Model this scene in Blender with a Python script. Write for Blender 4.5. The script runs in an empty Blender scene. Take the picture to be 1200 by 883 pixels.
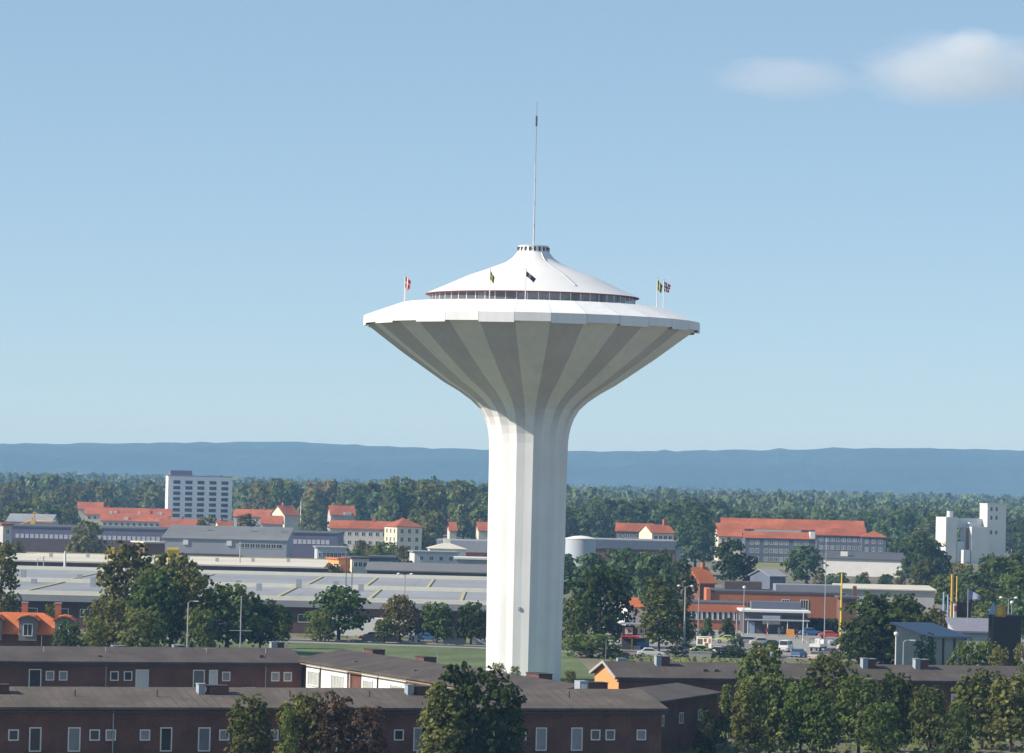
import bpy, math, random
import numpy as np
from mathutils import Vector, Matrix, Euler

# ------------------------------------------------------------------ camera, sky, sun, exposure
S = bpy.context.scene
C = S.collection
R = math.radians
FPX = 4330.0                       # focal length in photo pixels (1200 wide)
ROLL, PITCH, CAMH = R(1.35), math.atan(121.0/FPX), 27.0
cam_d = bpy.data.cameras.new('camera')
cam = bpy.data.objects.new('camera', cam_d); C.objects.link(cam)
cam_d.sensor_width = 36.0; cam_d.lens = 36.0*FPX/1200.0
cam_d.clip_start = 1.0; cam_d.clip_end = 60000.0
_f = Vector((0, math.cos(PITCH), math.sin(PITCH))); _u = Vector((0, -math.sin(PITCH), math.cos(PITCH))); _x = Vector((1, 0, 0))
_cr = _x*math.cos(ROLL) + _u*math.sin(ROLL); _cu = -_x*math.sin(ROLL) + _u*math.cos(ROLL)
M = Matrix((( _cr.x, _cu.x, -_f.x, 0), (_cr.y, _cu.y, -_f.y, 0), (_cr.z, _cu.z, -_f.z, CAMH), (0, 0, 0, 1)))
cam.matrix_world = M
S.camera = cam

SUN_AZ, SUN_EL = R(-77.0), R(34.0)          # azimuth: 0 towards the camera (-Y), minus = to the west side (-X)
to_sun = Vector((math.sin(SUN_AZ)*math.cos(SUN_EL), -math.cos(SUN_AZ)*math.cos(SUN_EL), math.sin(SUN_EL)))
sun_d = bpy.data.lights.new('sun', 'SUN'); sun_d.energy = 4.8; sun_d.angle = R(0.53); sun_d.color = (1.0, 0.93, 0.83)
sun = bpy.data.objects.new('sun', sun_d); C.objects.link(sun)
sun.rotation_euler = to_sun.to_track_quat('Z', 'Y').to_euler()
sun.location = (0, 0, 3000)

w = bpy.data.worlds.new('World'); S.world = w; w.use_nodes = True
nt = w.node_tree; nt.nodes.clear()
sky = nt.nodes.new('ShaderNodeTexSky'); sky.sky_type = 'NISHITA'; sky.sun_disc = False
sky.sun_elevation = SUN_EL; sky.sun_rotation = math.atan2(to_sun.x, to_sun.y)
sky.altitude = 0; sky.air_density = 0.6; sky.dust_density = 0.0; sky.ozone_density = 3.0
bg = nt.nodes.new('ShaderNodeBackground'); bg.inputs['Strength'].default_value = 0.138
wo = nt.nodes.new('ShaderNodeOutputWorld')
gam = nt.nodes.new('ShaderNodeGamma'); gam.inputs[1].default_value = 0.5          # one even tone curve over the whole sky
tin = nt.nodes.new('ShaderNodeVectorMath'); tin.operation = 'MULTIPLY'; tin.inputs[1].default_value = (1.29, 1.54, 1.70)
nt.links.new(sky.outputs[0], gam.inputs[0]); nt.links.new(gam.outputs[0], tin.inputs[0]); nt.links.new(tin.outputs[0], bg.inputs[0]); nt.links.new(bg.outputs[0], wo.inputs[0])

S.view_settings.view_transform = 'Standard'; S.view_settings.look = 'None'
S.view_settings.gamma = 1.0; S.view_settings.exposure = 0.4; S.view_settings.use_curve_mapping = False
S.render.engine = 'CYCLES'
S.cycles.use_denoising = True
S.cycles.max_bounces = 6; S.cycles.diffuse_bounces = 2; S.cycles.glossy_bounces = 2
S.cycles.transmission_bounces = 4; S.cycles.transparent_max_bounces = 8; S.cycles.volume_bounces = 3
S.cycles.caustics_reflective = False; S.cycles.caustics_refractive = False

HAZE_DENSITY, HAZE_COLOR = 1.0e-4, (0.31, 0.60, 1.0, 1)

# ------------------------------------------------------------------ pixel helpers (a pixel is only a direction)
def ray(x, y):
    dx, dy = x-600.0, 441.5-y
    u = dx*math.cos(ROLL) - dy*math.sin(ROLL); v = dx*math.sin(ROLL) + dy*math.cos(ROLL)
    return _x*u + _u*v + _f*FPX
def at(x, y, D):                              # point on the ray at ground distance D
    d = ray(x, y); k = D/d.y
    return Vector((d.x*k, D, CAMH + d.z*k))
def ground(x, y, z=0.0):                      # where the ray meets height z
    d = ray(x, y); k = (z-CAMH)/d.z
    return Vector((d.x*k, d.y*k, z))
def pix(p):                                   # world point -> photo pixel
    q = M.inverted() @ Vector(p)
    return 600 + q.x/-q.z*FPX, 441.5 - q.y/-q.z*FPX

# ------------------------------------------------------------------ materials
MATS = {}
def mat(name, col, rough=0.85, var=0.12, scale=1.5, bump=0.0, metal=0.0, spec=0.3, stretch=(1, 1, 1), dirt=0.0, objvar=0.0):
    if name in MATS: return MATS[name]
    m = bpy.data.materials.new(name); m.use_nodes = True; n = m.node_tree; L = n.links
    b = n.nodes['Principled BSDF']
    b.inputs['Roughness'].default_value = rough; b.inputs['Metallic'].default_value = metal
    b.inputs['Specular IOR Level'].default_value = spec
    tc = n.nodes.new('ShaderNodeTexCoord'); mp = n.nodes.new('ShaderNodeMapping'); mp.inputs['Scale'].default_value = stretch
    L.new(tc.outputs['Object'], mp.inputs[0])
    no = n.nodes.new('ShaderNodeTexNoise'); no.inputs['Scale'].default_value = scale; no.inputs['Detail'].default_value = 6
    no.inputs['Roughness'].default_value = 0.65
    L.new(mp.outputs[0], no.inputs['Vector'])
    r = n.nodes.new('ShaderNodeMapRange'); r.inputs['From Min'].default_value = 0.25; r.inputs['From Max'].default_value = 0.75
    r.inputs['To Min'].default_value = 1-var; r.inputs['To Max'].default_value = 1+var
    L.new(no.outputs['Fac'], r.inputs['Value'])
    src = r.outputs[0]
    if dirt > 0:                              # large soft weather stains
        n2 = n.nodes.new('ShaderNodeTexNoise'); n2.inputs['Scale'].default_value = scale*0.13; n2.inputs['Detail'].default_value = 4
        L.new(tc.outputs['Object'], n2.inputs['Vector'])
        r2 = n.nodes.new('ShaderNodeMapRange'); r2.inputs['From Min'].default_value = 0.35; r2.inputs['From Max'].default_value = 0.65
        r2.inputs['To Min'].default_value = 1-dirt; r2.inputs['To Max'].default_value = 1.0
        L.new(n2.outputs['Fac'], r2.inputs['Value'])
        mm = n.nodes.new('ShaderNodeMath'); mm.operation = 'MULTIPLY'; L.new(src, mm.inputs[0]); L.new(r2.outputs[0], mm.inputs[1]); src = mm.outputs[0]
    if objvar > 0:
        oi = n.nodes.new('ShaderNodeObjectInfo')
        r3 = n.nodes.new('ShaderNodeMapRange'); r3.inputs['To Min'].default_value = 1-objvar; r3.inputs['To Max'].default_value = 1+objvar
        L.new(oi.outputs['Random'], r3.inputs['Value'])
        mm = n.nodes.new('ShaderNodeMath'); mm.operation = 'MULTIPLY'; L.new(src, mm.inputs[0]); L.new(r3.outputs[0], mm.inputs[1]); src = mm.outputs[0]
    vm = n.nodes.new('ShaderNodeVectorMath'); vm.operation = 'SCALE'; vm.inputs[0].default_value = col[:3]
    L.new(src, vm.inputs['Scale']); L.new(vm.outputs[0], b.inputs['Base Color'])
    if bump > 0:
        bp = n.nodes.new('ShaderNodeBump'); bp.inputs['Strength'].default_value = bump; bp.inputs['Distance'].default_value = 0.1
        L.new(no.outputs['Fac'], bp.inputs['Height']); L.new(bp.outputs[0], b.inputs['Normal'])
    MATS[name] = m
    return m

def leafmat(name, col, trans=0.38, objvar=0.22):
    m = bpy.data.materials.new(name); m.use_nodes = True; n = m.node_tree; L = n.links; n.nodes.clear()
    out = n.nodes.new('ShaderNodeOutputMaterial'); mix = n.nodes.new('ShaderNodeMixShader'); mix.inputs[0].default_value = trans
    d = n.nodes.new('ShaderNodeBsdfDiffuse'); t = n.nodes.new('ShaderNodeBsdfTranslucent')
    at_ = n.nodes.new('ShaderNodeAttribute'); at_.attribute_name = 'tint'
    oi = n.nodes.new('ShaderNodeObjectInfo')
    hs = n.nodes.new('ShaderNodeHueSaturation'); hs.inputs['Color'].default_value = (*col, 1)
    rh = n.nodes.new('ShaderNodeMapRange'); rh.inputs['To Min'].default_value = 0.485; rh.inputs['To Max'].default_value = 0.515
    L.new(oi.outputs['Random'], rh.inputs['Value']); L.new(rh.outputs[0], hs.inputs['Hue'])
    mm = n.nodes.new('ShaderNodeMath'); mm.operation = 'MULTIPLY_ADD'
    r3 = n.nodes.new('ShaderNodeMath'); r3.operation = 'MULTIPLY'; r3.inputs[1].default_value = 7.31; L.new(oi.outputs['Random'], r3.inputs[0])
    fr = n.nodes.new('ShaderNodeMath'); fr.operation = 'FRACT'; L.new(r3.outputs[0], fr.inputs[0])
    mr = n.nodes.new('ShaderNodeMapRange'); mr.inputs['To Min'].default_value = 1-objvar; mr.inputs['To Max'].default_value = 1+objvar
    L.new(fr.outputs[0], mr.inputs['Value'])
    mm.operation = 'MULTIPLY'; L.new(at_.outputs['Fac'], mm.inputs[0]); L.new(mr.outputs[0], mm.inputs[1])
    L.new(mm.outputs[0], hs.inputs['Value'])
    L.new(hs.outputs[0], d.inputs['Color']); L.new(hs.outputs[0], t.inputs['Color'])
    L.new(d.outputs[0], mix.inputs[1]); L.new(t.outputs[0], mix.inputs[2]); L.new(mix.outputs[0], out.inputs[0])
    return m

def glassmat(name, tint=(0.5, 0.55, 0.6), clear=0.45):
    m = bpy.data.materials.new(name); m.use_nodes = True; n = m.node_tree; L = n.links; n.nodes.clear()
    out = n.nodes.new('ShaderNodeOutputMaterial'); mix = n.nodes.new('ShaderNodeMixShader'); mix.inputs[0].default_value = clear
    b = n.nodes.new('ShaderNodeBsdfPrincipled'); b.inputs['Base Color'].default_value = (0.05, 0.055, 0.06, 1); b.inputs['Roughness'].default_value = 0.06
    t = n.nodes.new('ShaderNodeBsdfTransparent'); t.inputs['Color'].default_value = (*tint, 1)
    L.new(b.outputs[0], mix.inputs[1]); L.new(t.outputs[0], mix.inputs[2]); L.new(mix.outputs[0], out.inputs[0])
    return m

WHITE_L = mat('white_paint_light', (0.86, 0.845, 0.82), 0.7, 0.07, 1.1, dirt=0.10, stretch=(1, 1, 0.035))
WHITE_D = mat('pleat_grey', (0.64, 0.61, 0.625), 0.7, 0.07, 1.1, dirt=0.10, stretch=(1, 1, 0.035))
def blend_by_height(m, light, dark, z0, z1):
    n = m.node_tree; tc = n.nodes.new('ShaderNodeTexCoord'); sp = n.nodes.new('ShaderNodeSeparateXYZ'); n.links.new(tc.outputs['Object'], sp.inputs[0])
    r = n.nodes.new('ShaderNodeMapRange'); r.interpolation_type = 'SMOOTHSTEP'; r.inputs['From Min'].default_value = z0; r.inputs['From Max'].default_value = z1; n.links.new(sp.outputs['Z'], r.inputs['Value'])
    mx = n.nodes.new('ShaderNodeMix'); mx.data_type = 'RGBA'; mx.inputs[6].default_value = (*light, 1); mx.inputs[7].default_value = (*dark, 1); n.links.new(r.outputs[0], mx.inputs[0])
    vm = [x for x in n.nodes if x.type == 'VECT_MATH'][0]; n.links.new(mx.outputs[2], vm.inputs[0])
blend_by_height(WHITE_D, (0.82, 0.81, 0.79), (0.62, 0.59, 0.605), 31.5, 38.0)  # alternate pleats: near white on the shaft, greyer up the cup
WHITE = mat('white_render', (0.78, 0.76, 0.72), 0.8, 0.05, 0.8, dirt=0.08)
ROOFWHITE = mat('white_roof_sheet', (0.80, 0.78, 0.75), 0.6, 0.04, 0.5, dirt=0.06)
CREAM = mat('cream_render', (0.70, 0.64, 0.50), 0.85, 0.06, 0.6, dirt=0.12)
PALE = mat('pale_grey_render', (0.52, 0.50, 0.47), 0.85, 0.07, 0.6, dirt=0.12)
GREYW = mat('grey_sheet', (0.36, 0.37, 0.40), 0.6, 0.08, 0.4, dirt=0.12)
DGREY = mat('dark_grey', (0.09, 0.088, 0.09), 0.8, 0.12, 0.8)
BLUEW = mat('violet_blue_sheet', (0.15, 0.145, 0.225), 0.6, 0.1, 0.4, dirt=0.1)
SLATE = mat('slate_blue_render', (0.13, 0.15, 0.20), 0.85, 0.1, 0.6, dirt=0.1)
BRICKR = mat('red_brick', (0.175, 0.080, 0.060), 0.9, 0.45, 4.0, bump=0.4, dirt=0.3, stretch=(1, 1, 2.5))
BRICKO = mat('orange_brick', (0.42, 0.16, 0.08), 0.9, 0.2, 4.0, bump=0.2, dirt=0.12, stretch=(1, 1, 2.5))
BRICKB = mat('brown_brick', (0.20, 0.105, 0.075), 0.9, 0.2, 3.0, bump=0.2, dirt=0.15, stretch=(1, 1, 2.5))
ORANGEW = mat('orange_render', (0.70, 0.32, 0.12), 0.85, 0.08, 1.2, dirt=0.08)
TILE = mat('orange_tile', (0.60, 0.17, 0.06), 0.85, 0.22, 1.6, bump=0.4, dirt=0.18, stretch=(3, 1, 1))
TILED = mat('red_tile_weathered', (0.47, 0.135, 0.058), 0.85, 0.28, 0.9, dirt=0.35, objvar=0.12)
FELT = mat('brown_felt_roof', (0.108, 0.088, 0.078), 0.9, 0.22, 2.2, bump=0.3, dirt=0.32)
FELTG = mat('grey_brown_felt_roof', (0.145, 0.118, 0.096), 0.9, 0.22, 2.2, bump=0.3, dirt=0.32)
ROOFG = mat('light_grey_roof', (0.30, 0.31, 0.33), 0.7, 0.1, 0.3, dirt=0.15)
ROOFB = mat('blue_grey_roof', (0.315, 0.32, 0.33), 0.75, 0.10, 0.3, dirt=0.2)
ROOFP = mat('pale_cream_roof', (0.66, 0.61, 0.50), 0.8, 0.1, 0.2, dirt=0.15)
ROOFD = mat('dark_roof', (0.10, 0.10, 0.115), 0.8, 0.12, 0.3, dirt=0.1)
BLUER = mat('blue_metal_roof', (0.17, 0.20, 0.26), 0.5, 0.08, 0.8)
TRIMW = mat('white_trim', (0.75, 0.74, 0.70), 0.6, 0.05, 2.0)
TRIMR = mat('dark_red_trim', (0.28, 0.045, 0.05), 0.6, 0.08, 2.0)
TRIMD = mat('dark_trim', (0.055, 0.045, 0.045), 0.7, 0.1, 2.0)
YEL = mat('yellow_paint', (0.80, 0.56, 0.05), 0.6, 0.08, 1.5, dirt=0.1)
ORA = mat('orange_paint', (0.70, 0.30, 0.05), 0.6, 0.08, 1.5, dirt=0.1)
REDP = mat('red_paint', (0.55, 0.045, 0.035), 0.4, 0.06, 2.0)
BLUEP = mat('blue_paint', (0.07, 0.20, 0.45), 0.4, 0.06, 2.0)
LBLUE = mat('pale_blue_paint', (0.30, 0.42, 0.56), 0.6, 0.08, 2.0)
GREENP = mat('green_paint', (0.07, 0.20, 0.10), 0.5, 0.06, 2.0)
STEEL = mat('galvanised_steel', (0.42, 0.43, 0.44), 0.45, 0.1, 3.0, metal=0.3)
RUST = mat('rusty_steel', (0.20, 0.085, 0.05), 0.8, 0.2, 2.0)
CONC = mat('concrete', (0.42, 0.41, 0.39), 0.9, 0.1, 0.8, dirt=0.15)
WOODD = mat('dark_tarred_boards', (0.075, 0.055, 0.05), 0.85, 0.2, 3.0, stretch=(4, 4, 0.5))
ASPH = mat('asphalt', (0.085, 0.083, 0.082), 0.9, 0.15, 0.4, dirt=0.2)
PAVE = mat('pale_paving', (0.30, 0.285, 0.265), 0.9, 0.12, 0.5, dirt=0.2)
GLASS = glassmat('window_glass')
GLASSB = glassmat('band_glass', (0.85, 0.87, 0.9), 0.6)
GLASSB.node_tree.nodes['Principled BSDF'].inputs['Base Color'].default_value = (0.34, 0.32, 0.34, 1)
DARKPANE = mat('dark_window', (0.045, 0.045, 0.055), 0.12, 0.15, 0.6, spec=0.6, objvar=0.35)
GREYPANE = mat('curtained_window', (0.20, 0.20, 0.22), 0.2, 0.25, 0.7, spec=0.5, objvar=0.45)
TYRE = mat('tyre_rubber', (0.02, 0.02, 0.02), 0.9)
BARK = mat('bark', (0.075, 0.058, 0.045), 0.95, 0.3, 3.0, bump=0.5)
CURT = mat('curtain_cloth', (0.60, 0.57, 0.57), 0.9, 0.15, 1.0)
HEDGEM = None

# ------------------------------------------------------------------ mesh helpers
class MB:
    def __init__(s): s.v = []; s.f = []; s.m = []
    def add(s, verts, faces, mi=0):
        o = len(s.v); s.v += [tuple(p) for p in verts]; s.f += [tuple(i+o for i in f) for f in faces]; s.m += [mi]*len(faces); return s
    def box(s, x0, x1, y0, y1, z0, z1, mi=0):
        return s.add([(x0,y0,z0),(x1,y0,z0),(x1,y1,z0),(x0,y1,z0),(x0,y0,z1),(x1,y0,z1),(x1,y1,z1),(x0,y1,z1)],
              [(0,3,2,1),(4,5,6,7),(0,1,5,4),(1,2,6,5),(2,3,7,6),(3,0,4,7)], mi)
    def prism(s, poly, z0, z1, mi=0):          # horizontal polygon (ccw) extruded in z
        n = len(poly); V = [(x,y,z0) for x,y in poly] + [(x,y,z1) for x,y in poly]
        F = [tuple(range(n-1,-1,-1)), tuple(range(n,2*n))] + [(i,(i+1)%n,n+(i+1)%n,n+i) for i in range(n)]
        return s.add(V, F, mi)
    def profile(s, poly, x0, x1, mi=0):        # (y,z) polygon extruded along x
        n = len(poly); V = [(x0,y,z) for y,z in poly] + [(x1,y,z) for y,z in poly]
        F = [tuple(range(n)), tuple(range(2*n-1,n-1,-1))] + [(i,n+i,n+(i+1)%n,(i+1)%n) for i in range(n)]
        return s.add(V, F, mi)
    def tube(s, pts, rad, n=8, mi=0, caps=True):
        if not hasattr(rad, '__len__'): rad = [rad]*len(pts)
        P = [Vector(p) for p in pts]; V = []; F = []
        for i, p in enumerate(P):
            d = (P[min(i+1,len(P)-1)] - P[max(i-1,0)]).normalized()
            a = d.orthogonal().normalized() if abs(d.z) < 0.9 else Vector((1,0,0)) - d*d.x
            a.normalize(); b = d.cross(a)
            for k in range(n):
                t = 2*math.pi*k/n; V.append(p + (a*math.cos(t) + b*math.sin(t))*rad[i])
        for i in range(len(P)-1):
            for k in range(n):
                F.append((i*n+k, i*n+(k+1)%n, (i+1)*n+(k+1)%n, (i+1)*n+k))
        if caps: F += [tuple(range(n-1,-1,-1)), tuple(range((len(P)-1)*n, len(P)*n))]
        return s.add(V, F, mi)
    def lathe(s, prof, n=32, mi=0, a0=0.0, closed=False):
        V = []; F = []; m = len(prof)
        for r, z in prof:
            for k in range(n):
                t = 2*math.pi*k/n + a0; V.append((r*math.sin(t), -r*math.cos(t), z))
        for i in range(m if closed else m-1):
            j = (i+1) % m
            for k in range(n): F.append((i*n+k, i*n+(k+1)%n, j*n+(k+1)%n, j*n+k))
        return s.add(V, F, mi)
    def mesh(s, name, mats, smooth=False):
        me = bpy.data.meshes.new(name); me.from_pydata(s.v, [], s.f)
        for mm in (mats if isinstance(mats, (list, tuple)) else [mats]): me.materials.append(mm)
        if any(s.m): me.polygons.foreach_set('material_index', s.m)
        if smooth: me.polygons.foreach_set('use_smooth', [True]*len(s.f))
        me.update(); return me
    def obj(s, name, mats, parent=None, loc=None, smooth=False):
        return link(name, s.mesh(name, mats, smooth), parent, loc)

def link(name, me, parent=None, loc=None, rz=0):
    o = bpy.data.objects.new(name, me); C.objects.link(o)
    if parent is not None: o.parent = parent
    if loc is not None: o.location = loc
    if rz: o.rotation_euler.z = rz
    return o
def tag(o, label, cat, group=None):
    o['label'] = label; o['category'] = cat
    if group: o['group'] = group
    return o
def thing(name, label, cat, loc=(0,0,0), rz=0.0, group=None):
    o = bpy.data.objects.new(name, None); C.objects.link(o); o.empty_display_size = 0.5
    o.location = loc; o.rotation_euler.z = rz
    return tag(o, label, cat, group)
def struct(name, mb, mats, loc=None, smooth=False):
    o = mb.obj(name, mats, None, loc, smooth); o['kind'] = 'structure'; return o
SHARED = {}
def shared(key, fn):
    if key not in SHARED: SHARED[key] = fn()
    return SHARED[key]

# ------------------------------------------------------------------ setting: ground, hills, streets, lawn
rng = np.random.default_rng(7); random.seed(7)
gm = bpy.data.materials.new('ground_fields'); gm.use_nodes = True; n = gm.node_tree; L = n.links; b = n.nodes['Principled BSDF']; b.inputs['Roughness'].default_value = 0.95
b.inputs['Specular IOR Level'].default_value = 0.1
tc = n.nodes.new('ShaderNodeTexCoord'); no = n.nodes.new('ShaderNodeTexNoise'); no.inputs['Scale'].default_value = 0.012; no.inputs['Detail'].default_value = 8
L.new(tc.outputs['Object'], no.inputs['Vector']); cr = n.nodes.new('ShaderNodeValToRGB')
cr.color_ramp.elements[0].position = 0.35; cr.color_ramp.elements[0].color = (0.12, 0.11, 0.075, 1)
cr.color_ramp.elements[1].position = 0.65; cr.color_ramp.elements[1].color = (0.25, 0.225, 0.165, 1)
L.new(no.outputs['Fac'], cr.inputs[0]); L.new(cr.outputs[0], b.inputs['Base Color'])
struct('ground', MB().add([(-8000,-1500,0),(8000,-1500,0),(8000,14000,0),(-8000,14000,0)], [(0,1,2,3)]), gm)

LAWN = mat('lawn_grass', (0.135, 0.172, 0.068), 0.95, 0.35, 0.6, dirt=0.35)
struct('lawn', MB().add([(-62,470,0.004),(14,470,0.004),(10,596,0.004),(-70,600,0.004)], [(0,1,2,3)]), LAWN)
MEADOW = mat('dry_meadow', (0.23, 0.215, 0.085), 0.95, 0.2, 0.15, dirt=0.2)
p = [ground(872, 668), ground(940, 668), ground(952, 660), ground(868, 658)]
struct('meadow', MB().add([(q.x, q.y, 0.004) for q in p], [(0,1,2,3)]), MEADOW)
struct('parking_lot', MB().add([(16,596,0.006),(110,588,0.006),(112,700,0.006),(16,700,0.006)], [(0,1,2,3)]), PAVE)
def strip(name, pts, wid, z, m, kerb=False):
    mb = MB(); V = []; P = [Vector((x, y, 0)) for x, y in pts]
    for i, q in enumerate(P):
        d = (P[min(i+1,len(P)-1)] - P[max(i-1,0)]).normalized(); nn = Vector((-d.y, d.x, 0))
        V += [q + nn*wid/2 + Vector((0,0,z)), q - nn*wid/2 + Vector((0,0,z))]
    mb.add(V, [(2*i, 2*i+1, 2*i+3, 2*i+2) for i in range(len(P)-1)])
    o = struct(name, mb, m)
    if kerb:
        for sgn in (1, -1):
            kb = MB()
            for i in range(len(P)-1):
                d = (P[i+1]-P[i]).normalized(); nn = Vector((-d.y, d.x, 0))*sgn
                a, c = P[i] + nn*wid/2, P[i+1] + nn*wid/2; e = nn*0.3
                kb.add([a, c, c+e, a+e] + [q+Vector((0,0,0.13)) for q in (a, c, c+e, a+e)], [(0,3,2,1),(4,5,6,7),(0,1,5,4),(1,2,6,5),(2,3,7,6),(3,0,4,7)])
            k = kb.obj('kerb', CONC, o)
    return o
strip('street', [(-160,606),(-60,608),(10,592),(60,583),(150,568)], 8.0, 0.012, ASPH, True)
strip('path', [(-60,598),(-10,594),(14,584)], 2.2, 0.010, PAVE)

# far wooded hills (closed terrain, 12-17 km off)
def hills():
    xs = np.linspace(-6000, 6000, 401); ys = np.array([8300, 8700, 9000, 9200, 9500, 9800, 10050, 10300, 11000, 12000, 13200])
    px_x = [-600, 0, 150, 340, 450, 560, 700, 800, 1000, 1200, 1800]; up = [22, 27, 31, 37.5, 34.5, 34.5, 35.5, 38, 45.5, 47, 44]
    lo_ = [30, 19, 22, 17, 21, 25, 20, 24, 27, 33, 28]
    rg = np.random.default_rng(4); V = []; nx = len(xs)
    fr = [0, 0.45, 0.85, 0.95, 0.90, 0.94, 0.99, 1.0, 0.9, 0.55, 0.0]
    for j, y in enumerate(ys):
        for i, x in enumerate(xs):
            hi = np.interp(600 + x/10300*FPX, px_x, up)/FPX*10300 + 27; lw = np.interp(600 + x/9100*FPX, px_x, lo_)/FPX*9100 + 27
            base = lw if j < 4 else (lw*0.55+hi*0.45 if j == 4 else hi)
            z = base*fr[j]*(1 + 0.018*math.sin(x/310.0 + j*1.7) + 0.012*math.sin(x/123.0 + j*2.9)) + rg.normal()*(2.2 if j in (3, 7) else 1.4)
            V.append((x, y, -0.5 if fr[j] == 0 else z))
    F = [(j*nx+i, j*nx+i+1, (j+1)*nx+i+1, (j+1)*nx+i) for j in range(len(ys)-1) for i in range(nx-1)]
    m = mat('wooded_hill', (0.028, 0.046, 0.042), 0.95, 0.75, 0.004, dirt=0.3, spec=0.05)
    struct('hills', MB().add(V, F), m)
hills()

# ------------------------------------------------------------------ water tower
TX, TY = at(618, 600, 500).x, 500.0
def tower():
    t = thing('water_tower', 'tall white mushroom-shaped water tower with pleated flaring cup and tent-like roof', 'water tower', (TX, TY, 0))
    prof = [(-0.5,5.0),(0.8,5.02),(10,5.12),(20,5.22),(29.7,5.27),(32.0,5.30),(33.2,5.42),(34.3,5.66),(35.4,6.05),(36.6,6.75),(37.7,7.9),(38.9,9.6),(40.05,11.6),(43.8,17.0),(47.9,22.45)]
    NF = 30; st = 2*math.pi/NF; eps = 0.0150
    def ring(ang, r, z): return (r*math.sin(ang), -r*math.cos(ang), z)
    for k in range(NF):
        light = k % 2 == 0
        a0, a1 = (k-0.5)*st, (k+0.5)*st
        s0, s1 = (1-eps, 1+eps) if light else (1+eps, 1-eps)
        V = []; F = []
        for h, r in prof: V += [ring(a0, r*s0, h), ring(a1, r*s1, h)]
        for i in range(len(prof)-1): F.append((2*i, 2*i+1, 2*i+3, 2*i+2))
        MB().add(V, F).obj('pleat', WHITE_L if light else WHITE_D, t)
        # rim panel: fascia and the sloping top of the brim
        lo = 47.60 if light else 47.40
        Q = []
        for r, h in ((22.05, lo), (22.78, lo), (22.78, 48.72), (17.7, 50.6), (17.2, 50.62)): Q += [ring(a0+0.0008, r, h), ring(a1-0.0008, r, h)]
        MB().add(Q, [(2*i, 2*i+1, 2*i+3, 2*i+2) for i in range(4)]).obj('rim_panel', WHITE_L, t)
    MB().lathe([(0.02, 50.605), (17.4, 50.605)], 60).obj('deck', ROOFWHITE, t)
    # round restaurant storey
    core = MB().lathe([(6.5, 50.62), (6.5, 51.9)], 48).obj('inner_wall', CURT, t)
    MB().lathe([(13.9, 51.80), (0.02, 51.80)], 48).obj('ceiling', PALE, t)
    NP = 60; ps = 2*math.pi/NP; rg = 13.9
    sillm = MB().lathe([(14.0, 50.61), (14.0, 50.78), (13.8, 50.78)], 60).obj('sill_ring', TRIMD, t)
    pane = MB().add([ring(-ps/2+0.004, rg, 50.78), ring(ps/2-0.004, rg, 50.78), ring(ps/2-0.004, rg, 51.82), ring(-ps/2+0.004, rg, 51.82)], [(0,1,2,3)]).mesh('pane', GLASSB)
    mul = MB().box(-0.05, 0.05, -rg-0.05, -rg+0.03, 50.78, 51.82).mesh('mullion', TRIMW)
    cur = MB()
    for i in range(6):
        a = -ps/2 + ps*i/6; cur.add([ring(a, 13.35 + 0.08*(i%2), 50.7), ring(a+ps/6, 13.35 + 0.08*((i+1)%2), 50.7), ring(a+ps/6, 13.35 + 0.08*((i+1)%2), 51.78), ring(a, 13.35 + 0.08*(i%2), 51.78)], [(0,1,2,3)])
    cur = cur.mesh('curtain', CURT)
    rr = random.Random(3)
    for k in range(NP):
        link('pane', pane, t, None, k*ps); link('mullion', mul, t, None, (k+0.5)*ps)
        if rr.random() < 0.62 and not (13 <= k <= 20): link('curtain', cur, t, None, k*ps)
    # tent roof
    rp = [(14.5, 51.92), (12.36, 52.87), (10.6, 53.68), (8.8, 54.5), (6.2, 55.45), (3.77, 56.4), (2.86, 57.03), (2.30, 57.72)]
    roof = MB().lathe(rp, 60).obj('roof', ROOFWHITE, t, smooth=True)
    seam_pts = [Vector(ring(R(27), r+0.05, z+0.05)) for r, z in rp[1:]]
    MB().tube(seam_pts, [0.10]*len(seam_pts), 5).obj('roof_seam', STEEL, roof)  # tube added to draw the seam line where sunlit roof turns to shade
    MB().lathe([(14.48, 51.91), (14.48, 51.82), (13.7, 51.84)], 60).obj('eave_trim', TRIMR, t)
    crown = MB().lathe([(2.30, 57.72), (2.16, 57.95), (2.02, 58.62), (2.08, 58.64), (2.08, 58.74), (1.6, 58.78), (0.02, 58.85)], 30).obj('crown', ROOFWHITE, t)
    slot = MB().box(-0.13, 0.13, -2.19, -1.9, 57.98, 58.52).mesh('vent_slot', TRIMD)
    for k in range(20): link('vent_slot', slot, crown, None, (k+0.25)*2*math.pi/20)
    ms = MB(); ms.tube([(0,0,58.8),(0,0,64),(0.0,0,69.8)], [0.12,0.09,0.07], 8).obj('mast', mat('pale_mast', (0.55,0.55,0.55), 0.6), t)
    MB().tube([(0,0,69.8),(0,0,74.5),(0,0,78.4)], [0.06,0.055,0.05], 6).obj('mast_tip', STEEL, t)
    MB().tube([(0.0,0,75.0),(0,0,76.4)], [0.13,0.13], 8).obj('beacon', DGREY, t)
    for z in (61.5, 64.5, 67.5): MB().tube([(0,0,z),(0,0,z+0.15)], [0.15,0.15], 8).obj('mast_collar', STEEL, t)
    # small opening and the door on the shaft
    a = -6*math.pi/180
    for (ang, z, ww, hh, nm, m) in ((-0.16, 9.6, 0.35, 0.42, 'vent_hatch', STEEL),):
        o = MB().box(-ww/2, ww/2, -5.22, -5.02, z, z+hh).obj(nm, m, t); o.rotation_euler.z = ang
tower()

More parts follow.
